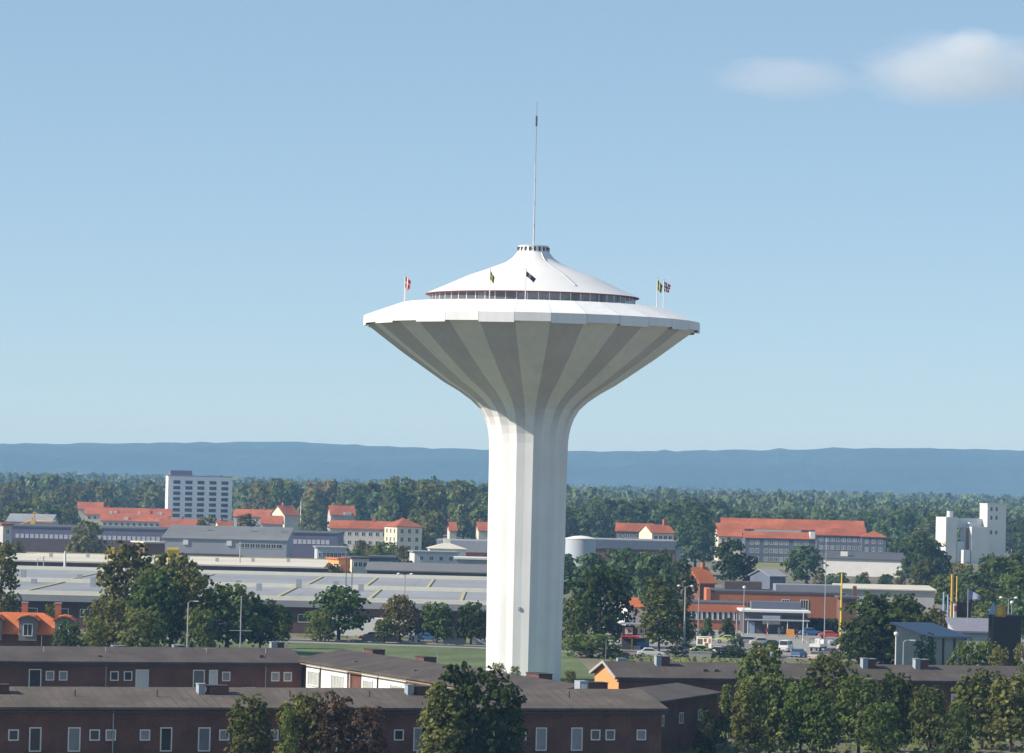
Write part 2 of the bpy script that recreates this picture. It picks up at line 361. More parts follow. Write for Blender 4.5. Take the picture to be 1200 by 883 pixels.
# flags on the brim
def flag(loc, hgt, cols, grid, label, lean=1.0, drop=0.5, width=1.0, fh=1.5):
    t = thing('flagpole', label, 'flagpole', loc)
    MB().tube([(0,0,0),(0,0,hgt)], [0.07,0.05], 8).obj('pole', TRIMW, t)
    MB().tube([(0,0,hgt),(0,0,hgt+0.07),(0,0,hgt+0.14)], [0.08,0.1,0.03], 8).obj('finial', STEEL, t)
    nu, nv = 11, 7; V = []; F = []; mi = []
    for j in range(nv+1):
        for i in range(nu+1):
            u = i/nu; v = j/nv
            V.append((0.06 + lean*width*u*(1-0.25*v*u), 0.14*math.sin(u*9+v)*u, hgt-0.15 - drop*u - fh*v*(1-0.25*u)))
    for j in range(nv):
        for i in range(nu):
            F.append((j*(nu+1)+i, j*(nu+1)+i+1, (j+1)*(nu+1)+i+1, (j+1)*(nu+1)+i))
            mi.append(1 if (i in (3,4) or j == 3) else 0)
            if len(cols) > 2 and (i in (2,5) or j in (2,4)) and mi[-1] == 0: mi[-1] = 2
    me = bpy.data.meshes.new('flag'); me.from_pydata(V, [], F)
    for c in cols: me.materials.append(c)
    me.polygons.foreach_set('material_index', mi); me.polygons.foreach_set('use_smooth', [True]*len(F)); me.update()
    link('flag', me, t)
FRED = mat('flag_red', (0.70, 0.05, 0.04), 0.9); FWHT = mat('flag_white', (0.75, 0.74, 0.72), 0.9); FBLU = mat('flag_green', (0.05, 0.16, 0.09), 0.9)
CGREYF = mat('flag_grey', (0.16, 0.17, 0.18), 0.9); FNAV = mat('flag_navy', (0.02, 0.03, 0.07), 0.9); FYEL = mat('flag_yellow', (0.55, 0.42, 0.05), 0.9)
def brim(px, front, r=17.3):
    s = ((at(px, 356, 500).x - TX)/r); s = max(-0.999, min(0.999, s))
    a = math.asin(s); y = -math.cos(a)*r if front else math.cos(a)*r
    return (TX + s*r, TY + y, 50.59)
flag(brim(469.5, True), 3.7, (FRED, FWHT), 0, 'flagpole with red and white cross flag hanging limp, beside another pole', 1, 0.6, 0.75, 1.5)
flag(brim(474.5, False), 3.4, (FWHT, FRED), 0, 'flagpole with white and red cross flag hanging limp, beside another pole', 1, 0.7, 0.6, 1.3)
flag(brim(574.5, True), 3.9, (FBLU, FYEL), 0, 'flagpole with dark green and yellow flag before the tent roof', 1, 0.9, 0.55, 1.2)
flag(brim(615, True), 3.9, (FNAV, CGREYF), 0, 'flagpole with near-black flag blowing out before the tent roof', 1, 1.0, 1.3, 0.7)
flag(brim(768.5, True, 17.2), 3.9, (FBLU, FYEL), 0, 'flagpole with green and yellow flag over the shaded side of the brim', 1, 0.8, 0.65, 1.4)
flag(brim(778, False, 17.9), 4.0, (FRED, FNAV, FWHT), 0, 'flagpole with red flag crossed in navy over the shaded side of the brim', 1, 0.5, 0.9, 1.4)

# ------------------------------------------------------------------ buildings
PROTECT = []                                   # (x0, y0, x1, y1, D): scattered trees keep clear of these
def windows(t, side, L_, W_, cols, rows, u0, u1, z0, z1, ww, wh, style='far', pane=None, fm=None, name='window', skip=()):
    """evenly spaced windows on a side of a house in local axes: f front (-y), b back, l (-x), r (+x)"""
    us = [u0 + (u1-u0)*(i+0.5)/cols for i in range(cols)]; zs = [z0 + (z1-z0)*(j+0.5)/rows for j in range(rows)]
    out = []
    for i, u in enumerate(us):
        for j, z in enumerate(zs):
            if (i, j) in skip: continue
            out.append(window(t, side, L_, W_, u, z, ww, wh, style, pane, fm, name))
    return out
def window(t, side, L_, W_, u, z, ww, wh, style='far', pane=None, fm=None, name='window', bars=1):
    pane = pane or DARKPANE; fm = fm or TRIMW
    rz = {'f': 0, 'r': math.pi/2, 'b': math.pi, 'l': -math.pi/2}[side]
    off = W_/2 if side in 'fb' else L_/2
    loc = Matrix.Rotation(rz, 3, 'Z') @ Vector((u, -off, z))
    if style == 'far':
        def mk():
            mb = MB(); mb.box(-ww/2, ww/2, -0.03, 0.1, -wh/2, wh/2, 0)
            e = 0.09
            mb.box(-ww/2-e, ww/2+e, -0.07, 0.1, -wh/2-e, -wh/2, 1); mb.box(-ww/2-e, ww/2+e, -0.07, 0.1, wh/2, wh/2+e, 1)
            mb.box(-ww/2-e, -ww/2, -0.07, 0.1, -wh/2, wh/2, 1); mb.box(ww/2, ww/2+e, -0.07, 0.1, -wh/2, wh/2, 1)
            mb.box(-0.04, 0.04, -0.06, 0.1, -wh/2, wh/2, 1)
            return mb.mesh(name, [pane, fm])
        me = shared(('wf', ww, wh, pane.name, fm.name), mk)
        return link(name, me, t, loc, rz)
    def mkf():
        mb = MB(); e = 0.11
        mb.box(-ww/2-e, ww/2+e, -0.09, 0.05, -wh/2-e, -wh/2); mb.box(-ww/2-e, ww/2+e, -0.09, 0.05, wh/2, wh/2+e)
        mb.box(-ww/2-e, -ww/2, -0.09, 0.05, -wh/2, wh/2); mb.box(ww/2, ww/2+e, -0.09, 0.05, -wh/2, wh/2)
        for k in range(bars): 
            xx = -ww/2 + ww*(k+1)/(bars+1); mb.box(xx-0.035, xx+0.035, -0.07, 0.03, -wh/2, wh/2)
        return mb.mesh(name, fm)
    o = link(name, shared(('wn', ww, wh, fm.name, bars), mkf), t, loc, rz)
    link('pane', shared(('wp', ww, wh, pane.name), lambda: MB().box(-ww/2, ww/2, -0.02, 0.02, -wh/2, wh/2).mesh('pane', pane)), o)
    return o

def house(name, label, cat, cx, cy, L_, W_, eave, rise, rot=0.0, wall=PALE, roof=TILED, kind='gable', over=0.45, front_at=True, group=None, gablemat=None):
    """cx, cy: middle of the front eave wall (front_at) or centre; returns the thing; local axes: x along the ridge, -y front"""
    rz = R(rot); c = Vector((cx, cy, 0))
    if front_at: c += Matrix.Rotation(rz, 3, 'Z') @ Vector((0, W_/2, 0))
    t = thing(name, label, cat, c, rz, group); t['LW'] = (L_, W_)
    l, w2 = L_/2, W_/2
    if kind == 'gable':
        MB().profile([(-w2,0),(w2,0),(w2,eave),(0,eave+rise),(-w2,eave)], -l, l).obj('wall', wall, t)
        if gablemat:
            for s in (-1, 1):
                poly = [(-w2,0),(w2,0),(w2,eave),(0,eave+rise),(-w2,eave)]
                MB().profile(poly, s*l - (0.06 if s < 0 else 0.0) , s*l + (0.06 if s > 0 else 0.0)).obj('gable_wall', gablemat, t)
        sl = rise/w2; ex = over; th = 0.22; g = 0.04
        for s in (-1, 1):
            A = [(0, eave+rise+g), (s*(w2+ex), eave-sl*ex+g), (s*(w2+ex), eave-sl*ex+g+th), (0, eave+rise+g+th)]
            if s > 0: A = A[::-1]
            MB().profile(A, -l-over, l+over).obj('roof_slope', roof, t)
    elif kind == 'flat':
        MB().box(-l, l, -w2, w2, 0, eave).obj('wall', wall, t)
        MB().box(-l-over, l+over, -w2-over, w2+over, eave+0.01, eave+0.01+max(rise, 0.25)).obj('roof', roof, t)
    elif kind == 'shed':                        # rises to the back
        MB().profile([(-w2,0),(w2,0),(w2,eave+rise),(-w2,eave)], -l, l).obj('wall', wall, t)
        sl = rise/W_
        MB().profile([(-w2-over,eave-sl*over+0.04),(w2+over,eave+rise+sl*over+0.04),(w2+over,eave+rise+sl*over+0.3),(-w2-over,eave-sl*over+0.3)], -l-over, l+over).obj('roof', roof, t)
    elif kind == 'hip':
        MB().box(-l, l, -w2, w2, 0, eave).obj('wall', wall, t)
        o = over; rl = max(l - w2, 0.01)
        MB().add([(-l-o,-w2-o,eave+0.02),(l+o,-w2-o,eave+0.02),(l+o,w2+o,eave+0.02),(-l-o,w2+o,eave+0.02),(-rl,0,eave+rise),(rl,0,eave+rise),
                  (-l-o,-w2-o,eave+0.2),(l+o,-w2-o,eave+0.2),(l+o,w2+o,eave+0.2),(-l-o,w2+o,eave+0.2)],
                 [(0,3,2,1),(0,1,7,6),(1,2,8,7),(2,3,9,8),(3,0,6,9),(6,7,5,4),(8,9,4,5),(7,8,5),(9,6,4)]).obj('roof', roof, t)
    return t
def hpx(name, label, cat, x0, x1, y_eave, D, W_, rise, rot=0.0, **k):
    """a house whose front eave runs from photo column x0 to x1 at row y_eave, at distance D"""
    a, b = at(x0, y_eave, D), at(x1, y_eave, D); ym = (at((x0+x1)/2, y_eave, D)).z
    L_ = (b.x-a.x)/max(0.3, math.cos(R(rot)))
    t = house(name, label, cat, (a.x+b.x)/2, D, L_, W_, ym, rise, rot, **k)
    PROTECT.append((x0, y_eave-14, x1, y_eave+14, D))
    t['eave'] = ym
    return t, L_, W_, ym

def boxpart(name, t, x0, x1, y0, y1, z0, z1, m): return MB().box(x0, x1, y0, y1, z0, z1).obj(name, m, t)

# --- white high-rise
t, L_, W_, E = hpx('apartment_tower', 'white eight-storey apartment slab with rows of windows and dark rooftop box', 'building', 198, 272, 559, 1900, 13, 0.5, 11, kind='flat', wall=mat('pale_lilac_render', (0.86,0.84,0.83), 0.85, 0.04, 0.3), roof=ROOFG, over=0.15)
boxpart('plant_room', t, -L_*0.46, -L_*0.12, -3, 4, E+0.52, E+3.0, mat('violet_cladding', (0.20,0.15,0.20), 0.8))
for j in range(8):
    for i in range(5):
        u = -L_/2 + L_*(0.135 + 0.187*i); z = E - 3.0 - j*2.85
        o = window(t, 'f', L_, W_, u, z, 3.4, 1.5, 'near', mat('dark_glazing', (0.07,0.06,0.08), 0.2, 0.3, 0.5, objvar=0.5), TRIMD, bars=2)  # dark glass, tone varies from pane to pane
windows(t, 'l', L_, W_, 2, 8, -4, 4, E-24.5, E-1.7, 1.2, 1.3)
PROTECT[-1] = (196, 550, 273, 606, 1900)

# --- red-roofed estate beyond the sheds
est = 'red-roofed estate houses'
def estate(label, x0, x1, y, D, W_=11, rise=3.2, rot=6, wall=CREAM, cols=0, **k):
    t, L_, W_, E = hpx('estate_house', label, 'house', x0, x1, y, D, W_, rise, rot, wall=wall, group=est, **k)
    if cols:
        rows = max(1, int(E//2.9))
        windows(t, 'f', L_, W_, cols, rows, -L_/2+0.5, L_/2-0.5, E-2.9*rows-0.1, E-0.1, 1.2, 1.3)
    for i in range(max(1, int(L_//14))):
        u = -L_/2 + (i+0.6)*L_/max(1, int(L_//14)) - 1.5
        boxpart('chimney', t, u-0.5, u+0.5, -0.2, 0.8, E+rise*0.85, E+rise+1.5, BRICKB if i % 2 else BRICKO)
        if L_ > 20: boxpart('dormer', t, u+3.0, u+5.0, -W_/2+0.6, -W_/2+3.2, E+0.1, E+1.7, (WHITE, PALE)[i % 2])
    return t, L_, W_, E
estate('long red-roofed house in the rearmost row beside leafy trees', 92, 120, 597, 1820)
estate('long red-roofed terrace ending behind the white apartment slab', 100, 200, 604, 1780, rot=4, cols=14)
t, L_, W_, E = estate('cream terrace under weathered red roof standing before the longer terrace', 118, 196, 611, 1700, rot=3, cols=11)
for u in (-11, 2, 12): boxpart('chimney', t, u-0.5, u+0.5, -0.5, 0.5, E+2.6, E+4.4, TRIMW)
estate('low red-roofed house at the foot of the white apartment slab', 188, 238, 618, 1620, rot=5, W_=10, cols=6)
estate('small orange-roofed house with pale gable by the round tree', 258, 273, 620, 1600, rot=22, W_=9)
estate('long orange-roofed terrace running from the apartment slab towards the woods', 274, 336, 606, 1760, rot=-4, cols=8, wall=PALE)
t, L_, W_, E = estate('cream house with tall sunlit gable and orange roof by the flag mast', 334, 350, 604, 1640, rot=38, W_=11, rise=4)
estate('orange lower house with grey wall before the long terrace', 306, 330, 614, 1600, rot=0, W_=9, wall=PALE)
t, L_, W_, E = estate('detached house with bright orange roof among the trees behind the pale block', 388, 416, 604, 1650, rot=10, W_=12, rise=4.0, wall=PALE)
boxpart('dormer', t, 0.5, 3.8, -6.2, -3.0, E-0.5, E+1.3, WHITE)
estate('small red roof peeping from trees beside the white pavilion', 527, 535, 622, 1500, rot=8, W_=8)
estate('small red roof peeping from trees next to the tower shaft', 561, 574, 622, 1500, rot=8, W_=8)

# --- pale block with cream end
t, L_, W_, E = hpx('apartment_block', 'long pale grey apartment block with red roof and cream end house', 'building', 386, 466, 620, 1340, 12, 2.6, -4, wall=PALE)
windows(t, 'f', L_, W_, 9, 2, -L_/2+1, L_/2-1, E-6.6, E-0.3, 1.2, 1.4)
boxpart('chimney', t, L_*0.1, L_*0.1+1.0, -0.5, 0.5, E+2.4, E+4.2, BRICKO)
a = at(480, 618, 1325)
t2 = house('corner_house', 'tall cream corner house with red hipped roof at the end of the pale block', 'house', a.x, 1325, 9.6, 12, a.z, 3.2, 24, wall=CREAM, kind='hip', roof=TILED)
windows(t2, 'f', 9.6, 12, 3, 3, -4.3, 4.3, a.z-9, a.z, 1.1, 1.5); windows(t2, 'l', 9.6, 12, 3, 3, -5.3, 5.3, a.z-9, a.z, 1.1, 1.5)
PROTECT.append((460, 605, 494, 640, 1320))

# --- industrial sheds
t, L_, W_, E = hpx('blue_hall', 'long violet-blue industrial hall with a row of small pale windows', 'industrial hall', 14, 192, 620, 1180, 40, 0.5, 0, kind='flat', wall=BLUEW, roof=ROOFD, over=0.2)
windows(t, 'f', L_, W_, 30, 1, -L_/2+1, L_/2-1, E-3.6, E-1.8, 0.9, 1.1, pane=mat('pale_window', (0.55,0.55,0.6), 0.3))
boxpart('plinth', t, -L_/2-0.05, L_/2+0.05, -W_/2-0.35, -W_/2-0.05, 0, E*0.55, mat('brown_base', (0.12,0.085,0.085), 0.9, 0.15, 0.5))
t, L_, W_, E = hpx('blue_hall', 'shorter violet-blue hall joined to the grey arched-roof hall', 'industrial hall', 334, 396, 626, 1120, 40, 0.4, 0, kind='flat', wall=BLUEW, roof=ROOFD, over=0.2)
windows(t, 'f', L_, W_, 9, 1, -L_/2+1, L_*0.35, E-3.2, E-1.6, 0.9, 1.1, pane=MATS['pale_window'])
t, L_, W_, E = hpx('grey_hall', 'wide grey hall with pale sloping roof and dark lower wall', 'industrial hall', 190, 336, 633, 1050, 30, 3.2, 0, kind='shed', wall=GREYW, roof=mat('weathered_grey_sheet', (0.20,0.20,0.20), 0.8, 0.12, 0.3, dirt=0.2), over=0.3)
boxpart('lower_wall', t, -L_/2-0.03, L_*0.13, -W_/2-0.5, -W_/2-0.03, 0, E*0.50, mat('dark_brown_sheet', (0.10,0.075,0.08), 0.8, 0.12, 0.5))
for u in (-0.33, 0.02): boxpart('roof_light', t, L_*u, L_*u+1.4, -W_/2-0.25, -W_/2-0.02, E-1.6, E-0.2, TRIMW)
windows(t, 'f', L_, W_, 8, 1, L_*0.12, L_*0.46, E-2.4, E-0.6, 1.6, 1.1)
for u in (-0.2, 0.16, 0.4): boxpart('roof_cowl', t, L_*u, L_*u+0.9, 3, 4, E+1.6, E+3.6, STEEL)
t, L_, W_, E = hpx('flat_workshop', 'small brown brick workshop with pale lit roof end near the grey hall', 'workshop', 170, 193, 637, 1010, 12, 0.4, 22, kind='flat', wall=BRICKB, roof=ROOFP)
t, L_, W_, E = hpx('stair_tower', 'pale tower block end with brick return beside the yellow crane', 'building', 4, 14, 616, 1000, 14, 0.5, 14, kind='flat', wall=PALE, roof=TILED)
windows(t, 'f', L_, W_, 1, 3, -1, 1, E-8.5, E-0.3, 0.8, 1.1)
t, L_, W_, E = hpx('low_barn', 'low grey-roofed barn with pale wall behind the yellow crane', 'barn', 8, 60, 612, 1330, 16, 2.6, -3, wall=PALE, roof=ROOFG)
t, L_, W_, E = hpx('warehouse', 'long low warehouse with pale cream roof and dark front wall', 'warehouse', -25, 392, 662, 876, 76, 0.35, 0, kind='flat', wall=mat('dark_maroon_sheet', (0.10,0.06,0.065), 0.8, 0.15, 0.4), roof=ROOFP, over=0.4)
mb = MB().box(-L_/2-0.4, L_/2+0.4, W_/2+0.42, W_/2+0.7, E, E+0.6).obj('parapet', mat('faded_yellow', (0.46,0.40,0.22), 0.8, 0.15, 0.5), t)
for u in (-0.36, -0.1, 0.22, 0.4): boxpart('loading_bay', t, L_*u, L_*u+9, -W_/2-0.3, -W_/2-0.02, 0, E-0.9, BLUEW)
for i in range(9):
    u = -L_/2 + 4 + i*8.3
    boxpart('roof_vent', t, u, u+0.8, -10+7*(i%3), -9.2+7*(i%3), E+0.36, E+1.3, STEEL)
PROTECT.append((22, 650, 390, 668, 876))

# --- big factory with striped roof (bays with white clerestory kerbs and yellow walkways)
a, bR = at(18, 700, 630), at(585, 700, 630)
x0, x1 = -112.0, 0.5; D0, D1, D2 = 630.0, 702.0, 788.0; EF = 5.4
f = thing('factory', 'broad factory with low blue-grey roof, white kerbs and yellow walkways', 'factory', ((x0+x1)/2, (D0+D2)/2, 0))
lx = (x1-x0)/2; ly = (D2-D0)/2
MB().box(-lx, lx, -ly, ly, 0, EF).obj('wall', mat('maroon_brick_wall', (0.11,0.07,0.07), 0.9, 0.2, 0.8, dirt=0.2), f)
for k in range(6):                              # roof sheets between the kerbs
    u0 = -lx + 2*lx*k/6; u1 = u0 + 2*lx/6 - 0.05
    for (d0, d1) in ((D0+0.5, D1-0.3), (D1+0.5, D2-0.3)):
        MB().box(u0, u1, d0-(D0+D2)/2, d1-(D0+D2)/2, EF+0.01, EF+0.16).obj('roof_sheet', ROOFB, f)
for d in (D0, D1, D2):
    y = d-(D0+D2)/2
    MB().box(-lx-0.3, lx+0.3, y-0.4, y+0.4, EF+0.01, EF+0.85).obj('roof_kerb', mat('kerb_cream', (0.80,0.76,0.62), 0.7, 0.08, 0.5), f)
MB().box(-lx-0.2, lx+0.2, D0-(D0+D2)/2-0.9, D0-(D0+D2)/2-0.41, EF-0.9, EF+0.2).obj('fascia', ROOFG, f)
for X, lo in ((-85,0),(-62,0),(-39,0),(-27.5,0),(-15.5,0),(-84,1),(-62,1),(-40,1),(-24,1),(-8,1)):
    d0, d1 = (D1+1, D2-8) if not lo else (D0+1, D1-1)
    o = MB().box(-0.28, 0.28, d0-(D0+D2)/2, d1-(D0+D2)/2, EF+0.17, EF+0.34).obj('walkway', mat('faded_yellow', (0.46,0.40,0.22), 0.8, 0.15, 0.5), f)
    o.location.x = X - (x0+x1)/2
for i in range(14):
    u = -lx + 5 + i*6.1; y = -30 + 52*((i*7) % 5)/5
    boxpart('roof_vent', f, u, u+1.0, y, y+1.0, EF+0.17, EF+1.1 + 0.4*(i%3), STEEL)
for i in range(16): window(f, 'f', 2*lx, 2*ly, -lx+4+i*5.3, 2.6, 3.2, 1.2, 'far', DARKPANE)
boxpart('annex', f, -lx+1.5, -lx+16, -ly-5.5, -ly-0.02, 0, 3.4, PALE)
boxpart('white_annex', f, lx-30, lx-16, -ly-4, -ly-0.02, 0, 3.0, WHITE)
PROTECT.append((20, 664, 345, 700, 630)); PROTECT.append((425, 664, 570, 700, 640))

# --- mid cluster between factory and woods
t, L_, W_, E = hpx('cream_house', 'small cream two-storey flat-roofed house with four dark windows', 'house', 413, 432, 655, 900, 14, 0.35, 12, kind='flat', wall=CREAM, roof=ROOFD)
windows(t, 'f', L_, W_, 3, 1, -L_/2+.3, L_/2-.3, E-2.3, E-0.5, 0.8, 1.0)
t, L_, W_, E = hpx('orange_house', 'bright orange-walled shed beside the cream flat-roofed house', 'shed', 397, 412, 656, 903, 9, 0.3, 20, kind='flat', wall=ORANGEW, roof=TILE)
t, L_, W_, E = hpx('grey_office', 'dark grey flat-roofed office beyond the cream house', 'building', 433, 462, 654, 905, 14, 0.35, 0, kind='flat', wall=SLATE, roof=ROOFD)
windows(t, 'f', L_, W_, 5, 1, -L_/2+.5, L_/2-.5, E-2.4, E-0.5, 0.8, 1.0)
t, L_, W_, E = hpx('white_shop', 'white shop box with glazed front under violet hall', 'building', 372, 406, 643, 960, 14, 0.4, 6, kind='flat', wall=mat('bluish_white_sheet', (0.50,0.52,0.56), 0.6), roof=ROOFG)
windows(t, 'f', L_, W_, 7, 1, -L_/2+.3, L_/2-.3, E-2.6, E-0.8, 0.75, 1.1)
t, L_, W_, E = hpx('brick_shed', 'wide brick hall with grey roof band behind the white pavilion', 'industrial hall', 512, 590, 636, 1130, 30, 0.5, 0, kind='flat', wall=BRICKO, roof=ROOFG, over=0.2)
boxpart('roof_band', t, -L_/2-0.1, L_/2+0.1, -W_/2-0.4, -W_/2-0.02, E-3.0, E+0.4, GREYW)
t, L_, W_, E = hpx('pavilion', 'white pavilion with shallow pyramid roof and small lantern', 'building', 504, 546, 644, 1040, 12, 1.9, 4, kind='hip', wall=WHITE, roof=ROOFP)
boxpart('lantern', t, -0.9, 0.9, -0.9, 0.9, E+1.7, E+2.9, WHITE)
t, L_, W_, E = hpx('white_workshop', 'plain pale workshop box before the pyramid-roofed pavilion', 'workshop', 486, 537, 648, 985, 12, 0.3, 8, kind='flat', wall=mat('mint_white', (0.56,0.58,0.56), 0.8), roof=ROOFG)
windows(t, 'f', L_, W_, 4, 1, -L_/2+.6, L_/2-.6, E-2.4, E-0.7, 0.9, 1.0)
t, L_, W_, E = hpx('white_canopy_shop', 'low white shop with thin canopy next to tower shaft', 'building', 535, 580, 656, 950, 10, 0.5, 0, kind='flat', wall=GREYW, roof=WHITE, over=0.8)
t, L_, W_, E = hpx('grey_garage', 'long dark grey-roofed garage just behind the striped factory', 'garage', 430, 590, 671, 840, 14, 1.4, 0, kind='shed', wall=DGREY, roof=mat('mid_grey_felt', (0.17,0.165,0.165), 0.9, 0.1, 0.4))

# --- tank, hall and houses on the shaded side of the tower
a = at(680.5, 632, 1010); r_ = 17.8/FPX*1010
t = thing('storage_tank', 'white cylindrical storage tank with shallow domed lid', 'storage tank', (a.x, 1010, 0))
MB().lathe([(r_, 0), (r_, a.z)], 40).obj('shell', mat('tank_white', (0.46,0.50,0.54), 0.6, 0.05, 0.4, dirt=0.1), t, smooth=True)
MB().lathe([(r_+0.1, a.z), (r_+0.1, a.z+0.2), (r_*0.5, a.z+0.75), (0.02, a.z+0.95)], 40).obj('lid', WHITE, t)
MB().lathe([(r_+0.05, a.z*0.33), (r_+0.12, a.z*0.33+0.1), (r_+0.05, a.z*0.33+0.2)], 40).obj('band', STEEL, t)
t, L_, W_, E = hpx('brick_hall', 'long brown brick hall with broad grey roof band beside the white tank', 'industrial hall', 690, 791, 635, 1080, 26, 0.5, 0, kind='flat', wall=BRICKB, roof=ROOFG, over=0.2)
boxpart('roof_band', t, -L_/2-0.1, L_/2+0.1, -W_/2-0.4, -W_/2-0.02, E-2.2, E+0.3, SLATE)
windows(t, 'f', L_, W_, 6, 1, L_*0.1, L_*0.45, E-6, E-3.4, 1.2, 1.4)
t, L_, W_, E = hpx('terrace_house', 'red-roofed terrace with shaded grey front beyond the brick hall', 'house', 722, 764, 623, 1300, 11, 2.6, -5, wall=SLATE)
windows(t, 'f', L_, W_, 6, 2, -L_/2+.5, L_/2-.5, E-5.8, E-0.2, 1.1, 1.2)
t, L_, W_, E = hpx('terrace_house', 'cream gabled end house with red roof and chimney beyond the brick hall', 'house', 764, 790, 625, 1280, 12, 2.6, 20, wall=CREAM)
windows(t, 'f', L_, W_, 4, 2, -L_/2+.5, L_/2-.5, E-5.8, E-0.2, 1.1, 1.2)
boxpart('chimney', t, L_*0.3, L_*0.3+1.1, -0.5, 0.6, E+2.2, E+4.8, BRICKO)
t, L_, W_, E = hpx('white_kiosk', 'small white house end glimpsed beside the dark trees', 'house', 792, 798, 644, 1100, 6, 0.3, 0, kind='flat', wall=WHITE, roof=ROOFG)
t, L_, W_, E = hpx('orange_roof_house', 'small house with steep bright orange roof among dark trees', 'house', 820, 838, 683, 800, 7, 3.0, 32, wall=BRICKB, roof=TILE)
boxpart('chimney', t, L_*0.2, L_*0.2+0.7, -0.4, 0.4, E+2.4, E+4.2, BRICKO)
t, L_, W_, E = hpx('orange_roof_house', 'red gable roof glimpsed behind the leafy tree by the kiosk', 'house', 735, 752, 712, 700, 7, 1.5, 18, wall=WHITE, roof=TILE)

# --- big red-roofed apartment court
t, L_, W_, E = hpx('apartment_court', 'long rear wing of apartment court under wide red tile roof', 'building', 846, 1012, 621, 1390, 14, 3.6, -2.2, wall=SLATE)
windows(t, 'f', L_, W_, 22, 3, -L_/2+1, L_/2-1, E-8.6, E-0.1, 1.2, 1.3)
boxpart('roof_terrace', t, -L_*0.27, L_*0.06, -W_/2-1.2, -W_/2-0.03, E-2.4, E-0.2, mat('mint_glazing', (0.40,0.48,0.44), 0.4))
t, L_, W_, E = hpx('apartment_court', 'dark slate front wing of apartment court with pale window grid', 'building', 873, 956, 631.5, 1300, 13, 2.1, 0, wall=SLATE)
for k, (c0, nc) in enumerate(((0.10,2),(0.30,2),(0.44,3),(0.72,3))):
    for i in range(nc):
        for j in range(3):
            window(t, 'f', L_, W_, -L_/2 + L_*(c0 + 0.075*i), E-1.5-2.9*j, 1.25, 1.35, 'far', GREYPANE)
boxpart('dormer', t, L_*0.42, L_*0.49, -W_/2-0.5, -1, E+0.2, E+2.6, WHITE)
t, L_, W_, E = hpx('apartment_court', 'cream gable end of apartment court below sloping red roof', 'building', 842, 872, 629, 1310, 24, 4.4, 0, wall=CREAM)
windows(t, 'f', L_, W_, 4, 3, -L_/2+.6, L_/2-.6, E-8.6, E-0.1, 1.0, 1.3)
t, L_, W_, E = hpx('apartment_court', 'slate side wing of apartment court with stepped orange roof', 'building', 957, 1014, 628, 1330, 13, 2.4, -3, wall=SLATE)
windows(t, 'f', L_, W_, 8, 3, -L_/2+.8, L_/2-.8, E-8.6, E-0.1, 1.2, 1.3, pane=GREYPANE)
t, L_, W_, E = hpx('apartment_court', 'end pavilion of apartment court with low hipped orange roof', 'building', 1010, 1038, 630, 1320, 13, 2.2, -4, kind='hip', wall=SLATE)
windows(t, 'f', L_, W_, 3, 3, -L_/2+.6, L_/2-.6, E-8.6, E-0.1, 1.1, 1.3, pane=GREYPANE)
PROTECT.append((842, 606, 1036, 650, 1300))
t, L_, W_, E = hpx('white_depot', 'long white depot wall with dark roof below the apartment court', 'depot', 966, 1056, 656, 1130, 14, 1.8, -12.0, kind='shed', wall=WHITE, roof=ROOFD)
boxpart('roof_box', t, -L_*0.3, -L_*0.3+2.2, -4, -2, E+0.8, E+2.2, WHITE)
PROTECT.append((966, 645, 1056, 664, 1130))
t, L_, W_, E = hpx('grey_barn', 'grey gable-roofed shed at the edge of the yellow meadow', 'shed', 902, 921, 676, 930, 9, 1.5, 30, wall=SLATE, roof=ROOFG)

# --- grain silo group
def silo():
    D = 1375
    a = at(1137, 660, D); t = thing('grain_silo', 'cluster of tall white and grey concrete grain silo blocks', 'grain silo', (a.x, D, 0), R(30))
    k = FPX/D
    lilac = mat('silo_grey', (0.66,0.66,0.66), 0.85, 0.06, 0.25, dirt=0.12); white = mat('silo_white', (0.74,0.72,0.66), 0.85, 0.05, 0.25, dirt=0.08)
    def top(x, y): return at(x, y, D).z
    def blk(nm, cx, cy, w, d, h, m, z0=0):
        return boxpart(nm, t, cx-w/2, cx+w/2, cy-d/2, cy+d/2, z0, h, m)
    def bx(nm, x0, x1, y0, y1, h, m, z0=0): return boxpart(nm, t, x0, x1, y0, y1, z0, h, m)
    hl = top(1108,606); hm_ = top(1142,617.5); wz = top(1166,592)
    bx('silo_block', -11.5, -6.4, 0, 6.3, hl, white)
    bx('bridge', -6.38, 6.7, 2.0, 5.0, top(1134,608), lilac, top(1134,619))
    bx('silo_block', -1.9, 6.1, -3, 3.9, hm_, white)
    bx('silo_block', 6.75, 15.5, -1, 3.7, wz, white)
    bx('parapet', 6.6, 15.65, -1.15, 3.85, wz+0.5, lilac, wz+0.01)
    bx('roof_house', -8.4, -6.9, 2.0, 4.0, hl+2.2, TRIMW, hl+0.01); bx('roof_house', -0.5, 2.5, 0, 2.5, hm_+1.6, lilac, hm_+0.01)
    MB().tube([(-9.4,2.6,hl),(-9.2,2.6,hl+3.0)], 0.15, 6).obj('vent_pipe', STEEL, t)
    bx('annex', -6.38, -1.92, -0.6, 4.0, 8.0, lilac); bx('elevator_pipe', -2.9, -2.2, -1.6, -0.9, hm_-0.5, RUST)
    bx('loading_shed', -5.6, -2.6, -3.2, -0.62, 5.0, WHITE)
    for zz in (hl*0.25, hl*0.5, hl*0.75): bx('joint', -11.53, -6.37, -0.03, 6.33, zz+0.12, lilac, zz)
    wm = MB().box(-0.45, 0.45, -0.06, 0.06, -0.7, 0.7).mesh('window', DARKPANE)
    for ux in (8.6, 11.0):
        for dz in (1.6, 4.8, 10.3): link('window', wm, t, (ux, -1.0, wz-dz))
    PROTECT.append((1094, 590, 1180, 648, D))
silo()

